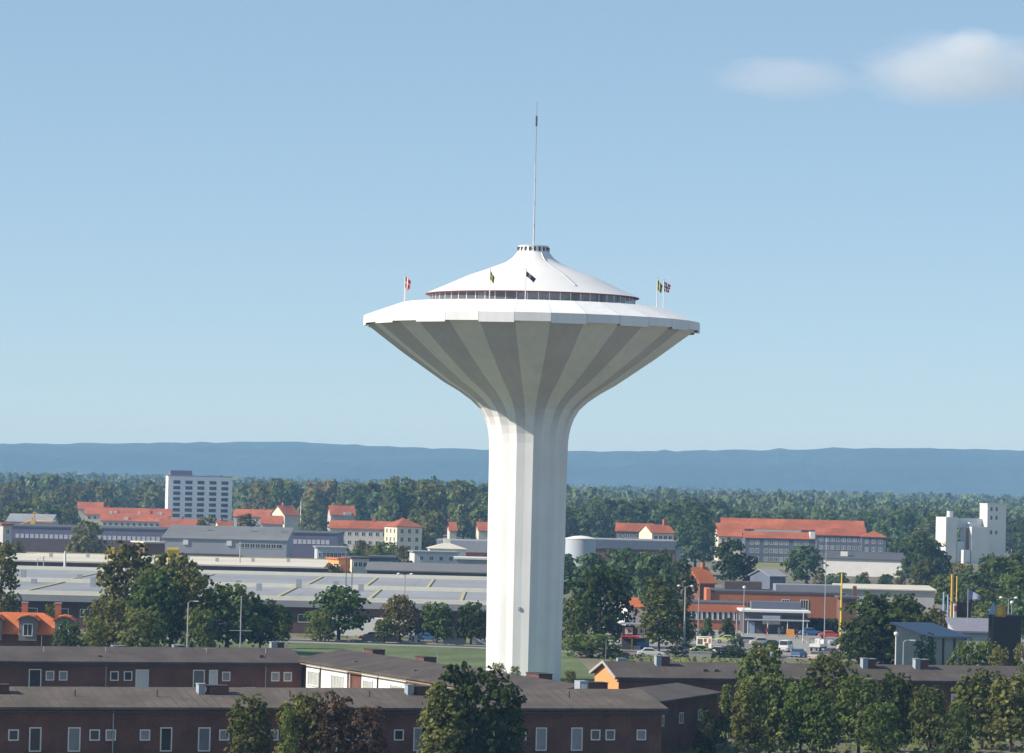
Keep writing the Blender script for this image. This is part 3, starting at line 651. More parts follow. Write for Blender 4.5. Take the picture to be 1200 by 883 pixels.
# --- brick school-like complex, shop and parking on the shaded side of the tower
t, L_, W_, E = hpx('brick_complex', 'long low orange brick building with dark ribbon windows', 'building', 833, 990, 696, 735, 16, 0.4, 0, kind='flat', wall=BRICKO, roof=ROOFD, over=0.15)
for u in (-0.44, -0.33, -0.22, -0.08):
    boxpart('ribbon_window', t, L_*u, L_*u+L_*0.09, -W_/2-0.05, -W_/2+0.2, E-3.6, E-1.9, DARKPANE)
    for k in range(4): boxpart('window_post', t, L_*u+L_*0.018*(k+1)-0.05, L_*u+L_*0.018*(k+1)+0.05, -W_/2-0.1, -W_/2-0.05, E-3.6, E-1.9, TRIMW)
for u in (0.06, 0.2): window(t, 'f', L_, W_, L_*u, E-2.2, 1.4, 2.0, 'near', DARKPANE, TRIMW, bars=2)
boxpart('white_fascia', t, L_*0.01, L_*0.18, -W_/2-0.25, -W_/2-0.02, E-4.9, E-4.2, WHITE)
boxpart('chimney_block', t, -L_/2-0.9, -L_/2-0.02, -W_/2-0.4, 1, 0, E+0.7, mat('bright_orange_brick', (0.52,0.17,0.08), 0.9, 0.12, 2.0))
boxpart('grey_rooftop', t, L_*0.0, L_*0.5, -2, 6, E+0.42, E+1.7, ROOFG)
boxpart('dark_rooftop', t, -L_*0.38, -L_*0.1, 0, 7, E+0.42, E+2.0, mat('brown_felt_b', (0.12,0.09,0.08), 0.9))
PROTECT.append((790, 690, 985, 735, 690))
t, L_, W_, E = hpx('brick_school', 'two-storey brick wing with orange fascia, white upper storey and dark windows', 'building', 786, 872, 709, 688, 12, 0.5, 0, kind='flat', wall=BRICKO, roof=ROOFD, over=0.1)
boxpart('fascia', t, -L_/2-0.2, L_/2+0.2, -W_/2-0.35, -W_/2-0.02, E-1.25, E+0.1, mat('bright_orange_brick', (0.52,0.17,0.08)))
boxpart('white_band', t, -L_/2-0.1, L_/2+0.1, -W_/2-0.2, -W_/2-0.02, E-2.8, E-1.26, WHITE)
for k in range(11): boxpart('window', t, -L_/2+3.0+k*0.95*L_/13, -L_/2+3.55+k*0.95*L_/13, -W_/2-0.26, -W_/2-0.1, E-2.7, E-1.35, DARKPANE)
t, L_, W_, E = hpx('shop', 'low dark shop with thin white roof edge and glass front facing parking', 'shop', 872, 946, 718, 676, 12, 0.35, 0, kind='flat', wall=mat('shop_dark', (0.10,0.095,0.11), 0.7, 0.12, 0.6), roof=TRIMW, over=0.6)
boxpart('display_window', t, -L_/2+3.4, -L_/2+6.6, -W_/2-0.06, -W_/2-0.02, E-2.2, E-0.6, WHITE)
for k in range(5): boxpart('glass_bay', t, -L_/2+7+k*0.95, -L_/2+7.85+k*0.95, -W_/2-0.06, -W_/2-0.02, 0.3, E-0.5, DARKPANE)
boxpart('canopy', t, -L_/2+0.2, L_/2+0.3, -W_/2-2.6, -W_/2-0.02, 2.45, 2.65, GREYW)
for k in range(4): MB().tube([(-L_/2+0.6+k*3.6, -W_/2-2.4, 0), (-L_/2+0.6+k*3.6, -W_/2-2.4, 2.45)], 0.07, 6).obj('canopy_post', TRIMW, t)
boxpart('door', t, -L_/2+1.0, -L_/2+2.0, -W_/2-0.06, -W_/2-0.02, 0, 2.1, LBLUE)
boxpart('rooftop_unit', t, -L_*0.35, L_*0.45, 0.5, 5, E+0.36, E+1.7, SLATE)
t, L_, W_, E = hpx('hedge', 'dark clipped hedge closing the far end of parking', 'hedge', 944, 982, 723, 684, 3, 0.0, 0, kind='none')
HEDGE_T = (t, L_, W_, E)

t, L_, W_, E = hpx('long_shed', 'long pale-roofed low shed behind the great dark tree', 'shed', 985, 1095, 692, 760, 14, 0.5, 0, kind='shed', wall=PALE, roof=ROOFP)
t, L_, W_, E = hpx('brick_store', 'small brown brick store with chimney beside the yellow mast', 'building', 985, 1004, 702, 720, 8, 0.4, 0, kind='flat', wall=BRICKB, roof=ROOFD)
boxpart('chimney', t, 1.2, 1.9, 0, 0.7, E, E+2.4, BRICKB)

# --- adventure-style timber buildings near the right trees
a = at(1108, 745, 500)
t, L_, W_, E = hpx('blue_roof_hall', 'pale panelled hall with wide blue metal roof', 'hall', 1092, 1132, 748, 505, 16, 1.1, 12, kind='shed', wall=mat('pale_green_panels', (0.34,0.35,0.31), 0.85, 0.1, 0.8), roof=BLUER, over=0.7)
for k in range(4): boxpart('panel_post', t, -L_/2+k*L_/3-0.12, -L_/2+k*L_/3+0.12, -W_/2-0.12, -W_/2-0.02, 0, E, TRIMD)
for k in range(3): boxpart('window', t, -L_/2+1.1+k*0.4, -L_/2+1.3+k*0.4, -W_/2-0.06, -W_/2-0.02, 2.0, 3.0, TRIMW)
t, L_, W_, E = hpx('grey_roof_wing', 'low wing with violet-grey sloping roof between the timber towers', 'hall', 1122, 1168, 742, 540, 12, 1.4, 0, kind='shed', wall=PALE, roof=mat('violet_grey_roof', (0.22,0.215,0.26), 0.8, 0.08, 0.4), over=0.4)
t, L_, W_, E = hpx('timber_tower', 'dark tarred timber tower with rough cut-out top edge and pale side', 'timber tower', 1121, 1139, 708, 560, 3.2, 0.12, 8, kind='flat', wall=WOODD, roof=TRIMD, over=0.05)
for k in range(3): boxpart('merlon', t, -1.0+k*0.9, -0.6+k*0.9, -1.5, -1.2, E+0.14, E+0.8, WOODD)
boxpart('side_post', t, -L_/2-0.42, -L_/2-0.02, -1.7, -1.3, 0, E, WHITE); boxpart('side_sign', t, -L_/2-0.44, -L_/2-0.0, -1.76, -1.70, E-1.1, E-0.3, REDP)
t, L_, W_, E = hpx('timber_fort', 'broad dark timber fort block with brown board cladding', 'timber fort', 1165, 1197, 724, 520, 6, 0.12, 0, kind='flat', wall=WOODD, roof=TRIMD, over=0.05)
for k in range(9): boxpart('board', t, -L_/2+k*L_/9+0.03, -L_/2+(k+1)*L_/9-0.03, -W_/2-0.06, -W_/2-0.01, 0, E-0.02*(k%3), WOODD)
a = at(1170, 717, 521)
t = thing('round_sign', 'square orange board with big yellow disc atop dark timber fort', 'sign', (a.x, 519, at(1170,724,520).z), R(-48))
MB().box(-0.85, 0.85, -0.1, 0.1, 0.13, 1.65).obj('board', ORA, t)
o = MB().lathe([(0.02, 0.0), (0.55, 0.0), (0.6, -0.05), (0.6, -0.12)], 28).obj('disc', YEL, t); o.rotation_euler = (R(90), 0, 0); o.location = (0, -0.13, 0.9)
a = at(1166, 709, 522)
t = thing('roof_tent', 'pale blue pointed pyramid cap above the yellow disc sign', 'roof cap', (a.x, 523.6, 9.2))
MB().box(-0.55, 0.55, -0.55, 0.55, -1.3, 0.35).obj('base', WOODD, t)
MB().lathe([(0.95, 0.36), (0.02, 2.2)], 4, a0=math.pi/4).obj('cap', LBLUE, t)
t = thing('pennant', 'pale blue triangular pennant on tall thin pole by timber tower', 'pennant', (at(1134,720,545).x, 545, 0))
zt = at(1135,690,545).z
MB().tube([(0,0,0),(0,0,zt)], 0.06, 6).obj('pole', STEEL, t)
pv = []
for i in range(9):
    u = i/8; pv += [(0.05+1.9*u, 0.15*math.sin(u*6), zt-0.1-1.0*u), (0.05+1.9*u, 0.15*math.sin(u*6+0.5), zt-1.6+0.45*u*0.2)]
MB().add(pv, [(2*i, 2*i+1, 2*i+3, 2*i+2) for i in range(8)]).obj('flag', mat('pale_violet_cloth', (0.30,0.34,0.50), 0.9), t)

# --- orange-roofed villa
D = 512
a, b2 = at(-40, 741, D), at(86, 741, D)
t = house('villa', 'orange hip-roofed brick villa with two dormers and tall chimneys', 'house', (a.x+b2.x)/2, D, b2.x-a.x, 9.0, 4.0, 2.9, 4, wall=BRICKR, roof=TILE, kind='hip', over=0.5)
Lv = b2.x-a.x
for u in (0.24, -0.085+0.0):
    pass
def dormer(u):
    dm = MB().profile([(-5.2,3.2),(-1.2,3.2),(-1.2,6.0),(-5.2,6.0)], u-1.25, u+1.25).obj('dormer', mat('grey_boards', (0.22,0.20,0.19), 0.85, 0.1, 2.0), t)
    ro = MB()
    pts = [(-1.6, 5.9), (-0.9, 6.45), (0, 6.65), (0.9, 6.45), (1.6, 5.9)]
    V = [(u+px_, -5.6, pz) for px_, pz in pts] + [(u+px_, -0.6, pz) for px_, pz in pts] + [(u+px_, -5.6, pz+0.16) for px_, pz in pts] + [(u+px_, -0.6, pz+0.16) for px_, pz in pts]
    F = []
    for i in range(4): F += [(i,i+1,5+i+1,5+i), (10+i,15+i,15+i+1,10+i+1), (i,10+i,10+i+1,i+1)]
    ro.add(V, F).obj('dormer_roof', TILE, dm)
    gbl = MB().add([(u-1.25,-5.22,5.9),(u+1.25,-5.22,5.9),(u+0.8,-5.22,6.4),(u,-5.22,6.6),(u-0.8,-5.22,6.4)], [(0,1,2,3,4)]).obj('dormer_gable', MATS['grey_boards'], dm)
    o = window(t, 'f', Lv, 9.0, u, 4.7, 1.1, 1.5, 'near', DARKPANE, TRIMW); o.parent = dm; o.location.y = -5.22
    MB().box(u-1.29, u-1.26, -5.2, -3.4, 3.9, 5.9).obj('dormer_cheek', WHITE, dm)
u1 = at(33, 735, D).x - (a.x+b2.x)/2; u2 = at(75, 735, D).x - (a.x+b2.x)/2; u0 = at(-8, 735, D).x - (a.x+b2.x)/2
for u in (u1, u2, u0): dormer(u)
for xp in (32, 71):
    u = at(xp, 715, D+5).x - (a.x+b2.x)/2
    ch = boxpart('chimney', t, u-0.42, u+0.42, 0.1, 0.9, 5.6, 8.2, mat('chimney_orange_brick', (0.48,0.17,0.09), 0.9, 0.15, 4.0))
    boxpart('chimney_cap', ch, u-0.48, u+0.48, 0.04, 0.96, 8.2, 8.35, CONC)
MB().tube([(u1+1.9,-4.65,0),(u1+1.9,-4.65,3.9)], 0.06, 6).obj('downpipe', TRIMW, t)
PROTECT.append((0, 712, 84, 760, 512))

# --- brick terraces of the foreground (all on one 20 degree grid)
def terrace(label, A, B, W_, eave, rise, roofm, group='brick terraces in the foreground', gablemat=None, name='brick_terrace'):
    """front eave wall runs from A to B (x, y)"""
    A, B = Vector((*A, 0)), Vector((*B, 0)); d = B-A; rot = math.degrees(math.atan2(d.y, d.x)); mid = (A+B)/2
    t = house(name, label, 'terrace', mid.x, mid.y, d.length, W_, eave, rise, rot, wall=BRICKR, roof=roofm, over=0.5, group=group, gablemat=gablemat)
    return t, d.length
def upx(A, B, xp):                              # photo column -> u along the wall A-B
    A, B = Vector((*A, 0)), Vector((*B, 0)); d = ray(xp, 790); e = B-A
    s = (A.x*d.y - A.y*d.x)/(e.y*d.x - e.x*d.y); return s*e.length - e.length/2
def seams(t, L_, W_, eave, rise, seed, m):
    rr = random.Random(seed); mb = MB(); w2 = W_/2; sl = rise/w2
    u = -L_/2
    while u < L_/2:
        for s in (-1, 1):
            ye, ze = s*(w2+0.5), eave-sl*0.5+0.26; yr, zr = 0.0, eave+rise+0.26
            j_ = rr.uniform(-0.03, 0.03)
            mb.add([(u,ye,ze+0.006),(u+0.07,ye,ze+0.006),(u+0.07+j_,yr,zr+0.006),(u+j_,yr,zr+0.006),(u,ye,ze+0.014),(u+0.07,ye,ze+0.014),(u+0.07+j_,yr,zr+0.014),(u+j_,yr,zr+0.014)], [(4,5,6,7),(0,1,5,4),(1,2,6,5),(3,0,4,7)])
        u += rr.uniform(0.92, 1.08)
    o = mb.obj('felt_seam', m, t); o['kind'] = 'stuff'
SEAM = mat('felt_lap', (0.118, 0.096, 0.084), 0.9, 0.35, 1.2, dirt=0.4)
A, B = (-62.0, 409.0), (-23.2, 423.0)
t, L_ = terrace('dark brick terrace with white-framed doors and windows below plain brown roof', A, B, 13.0, 5.4, 1.25, FELT)
for xp, kind in ((41,'d'),(58.5,'w'),(74,'w'),(134,'w'),(150,'w'),(166.5,'D'),(233,'d2'),(250,'D2'),(265,'w'),(322.5,'w'),(337,'w')):
    u = upx(A, B, xp)
    if kind == 'w': window(t, 'f', L_, 13.0, u, 3.95, 0.75, 0.85, 'near', DARKPANE if xp in (134,150) else GREYPANE, TRIMW, bars=0)
    elif kind in ('d', 'd2'):
        o = window(t, 'f', L_, 13.0, u, 3.6, 1.15 if kind == 'd2' else 1.2, 1.95, 'near', DARKPANE if kind == 'd' else GREYPANE, TRIMW, name='balcony_door', bars=0)
    else:
        o = window(t, 'f', L_, 13.0, u, 3.55, 1.3 if kind == 'D' else 0.8, 2.05, 'near', mat('pale_door', (0.55,0.57,0.58), 0.6), TRIMW, name='door', bars=0)
for xp in (124, 311): 
    u = upx(A, B, xp); MB().tube([(u,-6.58,0),(u,-6.58,5.2)], 0.055, 6).obj('downpipe', STEEL, t)
for xp in (101, 291):
    u = upx(A, B, xp); boxpart('balcony_rail', t, u-0.8, u+0.8, -6.85, -6.52, 2.3, 2.75, TRIMW)
MB().box(-L_/2-0.4, L_/2+0.4, -7.16, -7.02, 5.02, 5.18).obj('gutter', TRIMD, t)
def roofbox(t, u, v, z, sx, sy, h, m, nm='vent_box', cap=None):
    o = boxpart(nm, t, u-sx/2, u+sx/2, v-sy/2, v+sy/2, z, z+h, m)
    if cap: boxpart('cap', o, u-sx/2-0.06, u+sx/2+0.06, v-sy/2-0.06, v+sy/2+0.06, z+h, z+h+0.08, cap)
    return o
LEAD = mat('lead_flashing', (0.33,0.37,0.40), 0.6, 0.12, 2.0)
for xp, v, sx, h in ((115,-4.5,0.45,0.55),(305,-4.5,0.5,0.7)): roofbox(t, upx(A,B,xp)+0.6, v, 5.6, sx, 0.5, h, DGREY)
for xp, sx, h, m in ((143,1.3,0.75,LEAD),(215,1.1,0.85,LEAD),(371,1.5,1.3,LEAD)):
    u = min(upx(A,B,xp)+1.2, L_/2-1.0); roofbox(t, u-0.3, 0.9, 6.2, sx*0.5, 0.9, h, LEAD, 'chimney', STEEL); roofbox(t, u+0.45, 0.9, 6.2, sx*0.55, 0.9, h, BRICKR, 'chimney', STEEL)
for xp in (60, 133, 252, 322): u = upx(A,B,xp); MB().tube([(u,-2.6,6.3),(u,-2.6,7.0)], 0.05, 6).obj('vent_pipe', STEEL, t)
roofbox(t, upx(A,B,261), -0.6, 6.6, 1.2, 0.6, 0.22, ROOFG, 'roof_hatch')

seams(t, L_, 13.0, 5.4, 1.25, 1, SEAM)
A2, B2 = (-66.0, 328.5), (15.2, 356.5)
t, L2 = terrace('nearest brown terrace with broad felt roof carrying brick vent boxes', A2, B2, 14.0, 5.2, 1.32, FELTG)
for xp, w_ in ((9,1.8),(266,2.6),(510,2.2)):
    u = upx(A2,B2,xp); z = 5.9
    roofbox(t, u+0.4, -2.2, z, w_*0.72, 1.1, 1.15, BRICKR, 'brick_vent', FELT)
    roofbox(t, u-w_*0.48, -2.2, z, w_*0.24, 1.1, 1.3, LEAD, 'flue_box', STEEL)
for xp in (98, 195, 352, 446, 682): u = upx(A2,B2,xp); MB().tube([(u,-3.6,5.7),(u,-3.6,6.75)], 0.06, 6).obj('vent_pipe', TRIMD, t)
MB().box(-L2/2-0.4, L2/2+0.4, -7.66, -7.52, 4.82, 4.98).obj('gutter', TRIMD, t)
rw = random.Random(8)
for i in range(7):
    u = -L2/2 + 4 + i*12.2
    for du, z_, ww, wh, nm in ((0,2.9,0.95,2.0,'balcony_door'),(1.9,3.3,0.75,0.8,'window'),(3.4,3.3,0.75,0.8,'window'),(6.6,3.3,0.75,0.8,'window'),(8.6,2.9,0.9,2.0,'balcony_door')):
        if abs(u+du) < L2/2-1: window(t, 'f', L2, 14.0, u+du, z_-0.5, ww, wh, 'near', rw.choice((DARKPANE, GREYPANE, GREYPANE)), TRIMW, name=nm, bars=0)
for xp in (134, 420): u = upx(A2,B2,xp); MB().tube([(u,-7.1,0),(u,-7.1,5.0)], 0.06, 6).obj('downpipe', STEEL, t)
seams(t, L2, 14.0, 5.2, 1.32, 2, SEAM)
# stair head on the near roof
u = upx(A2, B2, 733)
st_ = roofbox(t, u, 1.2, 5.6, 2.0, 1.6, 1.7, BRICKR, 'stair_head', TRIMD); boxpart('stair_side', st_, u-1.9, u-1.02, 0.4, 2.0, 5.6, 7.5, LEAD)
boxpart('stair_light', st_, u-1.7, u-1.2, 0.34, 0.39, 6.0, 7.2, TRIMW)

# oblique wing with white rendered wall, running from the far terrace to the near one
A3, B3 = (-23.6, 424.6), (2.6, 362.5)
t, L3 = terrace('oblique wing with sunlit white rendered wall below brown roof', A3, B3, 11.0, 5.7, 1.05, FELT)
def u3(xp): return upx(A3, B3, xp)
for x0_, x1_ in ((360,376.5),(377.5,408),(425,444),(445,477)):
    boxpart('white_panel', t, u3(x0_), u3(x1_), -5.62, -5.5, 0.2, 5.66, WHITE)
for xp, ww, bars in ((369,3.4,2),(397,3.6,3),(433,2.6,3),(466,3.0,4)):
    o = window(t, 'f', L3, 11.0, u3(xp), 3.95, ww, 1.45, 'near', mat('curtain_pane', (0.46,0.47,0.44), 0.3, 0.2, 1.0), TRIMW, bars=bars); o.location.y = -5.66
for xp in (377, 412, 444.5, 481): MB().tube([(u3(xp),-5.7,0),(u3(xp),-5.7,5.2)], 0.07, 6).obj('downpipe', TRIMW if xp in (412, 481) else TRIMD, t)
MB().box(-L3/2-0.4, L3/2+0.4, -6.14, -6.03, 5.42, 5.54).obj('gutter', mat('tan_gutter', (0.30,0.25,0.16), 0.7), t)
for xp, w_ in ((428,2.6),(497,2.4),(648,3.0)):
    u = upx((-19.2,428.5), (10.5,368), xp)
    roofbox(t, u, 0.8, 6.2, w_*1.1, 1.5, 1.15, BRICKR, 'brick_vent', TRIMD); roofbox(t, u-w_*0.7, 0.8, 6.2, w_*0.25, 1.0, 1.1, LEAD, 'flue_box')
for xp in (394, 463, 612): roofbox(t, u3(xp)+1.0, -3.6, 5.7, 0.7, 0.6, 0.7, DGREY)
roofbox(t, u3(600), -3.0, 5.9, 2.4, 1.0, 0.35, ROOFG, 'roof_hatch')
MB().tube([(u3(458),-0.2,6.5),(u3(458),-0.2,8.2)], 0.03, 5).obj('aerial', STEEL, t)

seams(t, L3, 11.0, 5.7, 1.05, 3, SEAM)
# long terrace with orange gable
A4, B4 = (12.6, 408.5), (66.0, 421.0)
t, L4 = terrace('dark brick terrace with bright orange gable end by the tower foot', A4, B4, 10.5, 5.4, 1.35, FELT, gablemat=ORANGEW)
for s in (-1, 1):
    pr = [(0, 6.75+0.05), (s*5.75, 5.25), (s*5.75, 5.55), (0, 7.08)]
    if s > 0: pr = pr[::-1]
    MB().profile(pr, -L4/2-0.62, -L4/2-0.51).obj('barge_board', CONC, t)
for xp, kind in ((771,'W'),(794,'w'),(811,'d'),(823,'W'),(851,'w'),(880,'w'),(905,'W'),(960,'w'),(1019,'d'),(1040,'w'),(1120,'D')):
    u = upx(A4, B4, xp)
    if u > L4/2 - 1: continue
    if kind == 'W': window(t, 'f', L4, 10.5, u, 3.4, 1.7, 0.9, 'near', GREYPANE, TRIMW, bars=1)
    elif kind == 'w': window(t, 'f', L4, 10.5, u, 3.2, 0.75, 0.85, 'near', DARKPANE, TRIMW, bars=0)
    else: window(t, 'f', L4, 10.5, u, 2.9, 0.8, 2.1, 'near', MATS['pale_door'], TRIMW, name='door', bars=0)
for xp in (776, 1020, 1082):
    u = upx(A4,B4,xp)+1.0; roofbox(t, u-0.4, -1.2, 6.2, 0.6, 1.0, 1.5, LEAD, 'chimney', STEEL); roofbox(t, u+0.4, -1.2, 6.2, 0.9, 1.0, 1.45, BRICKR, 'chimney', STEEL)
for xp in (832, 845): roofbox(t, upx(A4,B4,xp), -3.2, 5.8, 0.5, 0.5, 0.6, DGREY)
roofbox(t, upx(A4,B4,743), 0.3, 6.8, 1.0, 0.8, 0.55, LEAD, 'roof_hatch')
MB().box(-L4/2-0.4, L4/2+0.4, -5.86, -5.75, 5.0, 5.16).obj('gutter', TRIMD, t)
MB().tube([(-L4/2-0.2, 0.0, 6.9), (-L4/2-0.2, 0, 9.4)], 0.03, 5).obj('aerial', STEEL, t)

seams(t, L4, 10.5, 5.4, 1.35, 4, SEAM)
# steep-angled brick wing beyond the nearest roof end
A5, B5 = (14.2, 364.0), (22.0, 384.0)
t, L5 = terrace('brick side wing whose shaded wall faces the leafy bottom trees', A5, B5, 9.0, 5.3, 0.7, FELT)
for i in range(3): window(t, 'f', L5, 9.0, -L5/2+4+i*6, 3.4, 1.0, 0.9, 'near', DARKPANE, TRIMW)

# ------------------------------------------------------------------ poles, lamps, masts
def pole_px(x, ytop, D, name, label, cat, m=STEEL, r=0.09, lamp=None, group=None, lean=0):
    z = at(x, ytop, D).z; X = at(x, 700, D).x
    t = thing(name, label, cat, (X, D, 0), 0, group)
    MB().tube([(0,0,0),(0,0,z)], [r*1.3, r*0.8], 8).obj('post', m, t)
    MB().tube([(0,0,0),(0,0,0.35)], [r*2.2, r*1.8], 8).obj('foot', CONC, t)
    if lamp == 'double':
        for s in (-1, 1):
            MB().tube([(0,0,z-0.1),(s*0.5,0,z+0.12),(s*0.95,0,z+0.15)], 0.05, 6).obj('arm', m, t)
            MB().lathe([(0.02,0.22),(0.22,0.15),(0.30,0.0),(0.22,-0.1),(0.02,-0.14)], 12).obj('lamp_head', TRIMW, t, (s*1.1, 0, z+0.12))
    elif lamp == 'single':
        MB().tube([(0,0,z-0.1),(0.3,0,z+0.15),(1.0,0,z+0.2)], 0.05, 6).obj('arm', m, t)
        MB().box(0.8, 1.5, -0.14, 0.14, z+0.1, z+0.24).obj('lamp_head', TRIMW, t)
    elif lamp == 'ball':
        MB().lathe([(0.02,0.3),(0.25,0.18),(0.3,0),(0.2,-0.2),(0.05,-0.26)], 12).obj('lamp_head', TRIMW, t, (0, 0, z+0.2))
    else:
        MB().tube([(0,0,z),(0,0,z+0.12)], [r*1.2, r*0.3], 8).obj('cap', m, t)
    return t, z
pole_px(221, 706, 545, 'street_lamp', 'pale slim lamp post in front of the left tree group', 'street lamp', CONC, 0.12, 'single')
t, z = pole_px(283, 700, 430, 'aerial_mast', 'thin steel aerial mast with one crossbar rising behind the brick terrace', 'aerial mast', STEEL, 0.07)
MB().tube([(-1.3,0,z-3.9),(1.3,0,z-3.9)], 0.04, 5).obj('crossbar', STEEL, t)
for k in range(5): MB().tube([(-1.1+0.5*k,-0.35,z-3.9),(-1.1+0.5*k,0.35,z-3.9)], 0.02, 4).obj('dipole', STEEL, t)
pole_px(474, 674, 625, 'street_lamp', 'tall lamp post with twin heads by the factory wall', 'street lamp', STEEL, 0.10, 'double')
pole_px(803, 688, 612, 'street_lamp', 'tall lamp post with twin heads before the brick school wing', 'street lamp', CONC, 0.13, 'double')
pole_px(819, 702, 612, 'traffic_post', 'thin post carrying dark signal box beside the billboard', 'post', STEEL, 0.09)
pole_px(872, 690, 640, 'street_lamp', 'slim steel lamp post between brick wing and dark shop', 'street lamp', STEEL, 0.08, 'ball')
pole_px(864, 745-25, 620, 'sign_post', 'plain grey post among cars by the brick corner', 'post', STEEL, 0.12)
pole_px(967, 632, 640, 'flag_mast', 'very tall thin grey flag mast over the parking', 'mast', STEEL, 0.07)
pole_px(942, 718, 640, 'sign_post', 'white slim post at the shop corner', 'post', TRIMW, 0.07)
pole_px(986, 673, 655, 'yellow_mast', 'thick yellow mast standing beside the parking and great dark tree', 'mast', YEL, 0.15)
pole_px(1115, 674, 640, 'yellow_mast', 'yellow mast, the thicker of the pair behind the timber tower', 'mast', YEL, 0.14)
pole_px(1121, 676, 660, 'yellow_mast', 'thinner yellow mast of the pair behind the timber tower', 'mast', YEL, 0.11)
pole_px(1117, 664, 690, 'rusty_mast', 'rusty brown mast between the pair of yellow masts', 'mast', RUST, 0.15)
pole_px(1106, 695, 620, 'blue_mast', 'pale blue short mast standing apart from the timber tower', 'mast', LBLUE, 0.17)
pole_px(1111, 698, 622, 'blue_mast', 'pale blue short mast, the one closer to the yellow masts', 'mast', LBLUE, 0.15)
pole_px(1182, 702, 540, 'street_lamp', 'lamp post with twin white globes behind timber fort', 'street lamp', STEEL, 0.09, 'double')
pole_px(1186, 708, 560, 'street_lamp', 'shorter single globe lamp post behind timber fort', 'street lamp', STEEL, 0.08, 'ball')
pole_px(1051, 745, 470, 'street_lamp', 'white lamp post with ball head at the foot of great dark tree', 'street lamp', TRIMW, 0.09, 'ball')
pole_px(1060, 752, 470, 'street_lamp', 'bent grey lamp post at the foot of great dark tree', 'street lamp', STEEL, 0.08, 'single')
pole_px(350, 588, 1600, 'flag_mast', 'tall thin white mast by the sunlit cream gable', 'mast', TRIMW, 0.22)
pole_px(75, 647, 830, 'rail_post', 'thick white post before the pale cream warehouse', 'post', WHITE, 0.30)
pole_px(50, 652, 830, 'rail_post', 'slim grey post before the pale cream warehouse', 'post', STEEL, 0.14)
pole_px(43, 655, 830, 'rail_post', 'short grey signal post before the pale cream warehouse', 'post', STEEL, 0.12, 'single')
pole_px(280, 636, 900, 'rail_post', 'pale post standing before the grey hall', 'post', CONC, 0.16)
for x in (405, 412): pole_px(x, 654, 640, 'roof_mast', 'thin dark mast rising beyond the factory roof beside orange shed', 'mast', TRIMD, 0.07, group='thin masts beyond factory roof')

# yellow hoppers
def hopper(x, y, D, s, label):
    a = at(x, y, D); t = thing('hopper', label, 'hopper', (a.x, D, 0))
    MB().lathe([(0.35*s, a.z-0.9*s), (1.05*s, a.z+0.35*s), (1.05*s, a.z+0.6*s), (0.9*s, a.z+0.6*s), (0.02, a.z-0.2*s)], 4, a0=math.pi/4).obj('bin', YEL, t)
    for sx in (-1, 1):
        for sy in (-1, 1): MB().tube([(sx*0.5*s, sy*0.5*s, 0), (sx*0.6*s, sy*0.6*s, a.z)], 0.12, 6).obj('leg', YEL, t)
hopper(203, 648, 860, 1.9, 'yellow hopper with flared rim above the big leafy tree')
hopper(130, 645, 870, 1.1, 'smaller yellow hopper beyond the pale warehouse edge')

# tower crane
def crane():
    D = 1240; a = at(38, 645, D); zt = at(38, 606, D).z; t = thing('tower_crane', 'small ochre tower crane with sagging jib', 'crane', (a.x, D, 0))
    for sx in (-0.45, 0.45):
        for sy in (-0.45, 0.45): MB().tube([(sx,sy,0),(sx,sy,zt)], 0.13, 5).obj('mast_leg', ORA, t)
    br = MB(); h = 0; k = 0
    while h < zt-1.6:
        s = 1 if k % 2 else -1
        br.tube([(-0.45*s,-0.45,h),(0.45*s,-0.45,h+1.5)], 0.07, 4); br.tube([(-0.45*s,0.45,h),(0.45*s,0.45,h+1.5)], 0.07, 4); h += 1.5; k += 1
    br.obj('mast_lattice', ORA, t)
    e = at(66, 611, D-3); ex = e.x-a.x
    MB().tube([(0,0,zt-1.5),(ex,-3,e.z)], [0.3,0.16], 5).obj('jib', ORA, t)
    MB().tube([(0,0,zt+1.6),(ex*0.8,-2.4,e.z+0.6)], 0.06, 4).obj('tie', YEL, t)
    MB().tube([(0,0,zt),(0,0,zt+1.7)], [0.4,0.1], 5).obj('peak', ORA, t)
    MB().tube([(0,0,zt-1.0),(-4.2,0.6,zt-2.6)], [0.25,0.2], 5).obj('counter_jib', ORA, t)
    MB().box(-5.2,-3.8,0.1,1.1,zt-4.2,zt-2.6).obj('counterweight', CONC, t); MB().box(-0.8,0.8,-1.3,-0.5,zt-3,zt-1.2).obj('cab', YEL, t)
    MB().box(-1.4,1.4,-1.4,1.4,0,0.8).obj('base', CONC, t)
crane()

# fence and boards by the lawn
def fence(x0_, x1_, y, D, h, label, cat='fence', m=TRIMW, n_=14):
    a, b_ = at(x0_, y, D), at(x1_, y, D); t = thing('picket_fence' if n_ else 'board_wall', label, cat, (a.x, D, 0)); Lf = b_.x-a.x
    bm_ = MB().box(-0.13, 0.13, -0.03, 0.03, 0, h).mesh('board', m)
    for i in range(n_): link('board', bm_, t, ((i+0.5)*Lf/n_, 0, 0.02*(i%2)))
    for z in (h*0.25, h*0.75): MB().box(0, Lf, 0.04, 0.1, z-0.06, z+0.06).obj('rail', m, t)
    return t
fence(519, 546, 757, 604, 2.0, 'white upright-board fence on the lawn edge beneath dark trees', n_=16)
fence(553, 572, 757, 606, 1.1, 'low white board fence next to the tower shaft', n_=10)
fence(426, 470, 757, 606, 1.2, 'low grey board fence along the lawn edge', m=mat('grey_boards2', (0.30,0.29,0.28), 0.9, 0.15, 2), n_=22)
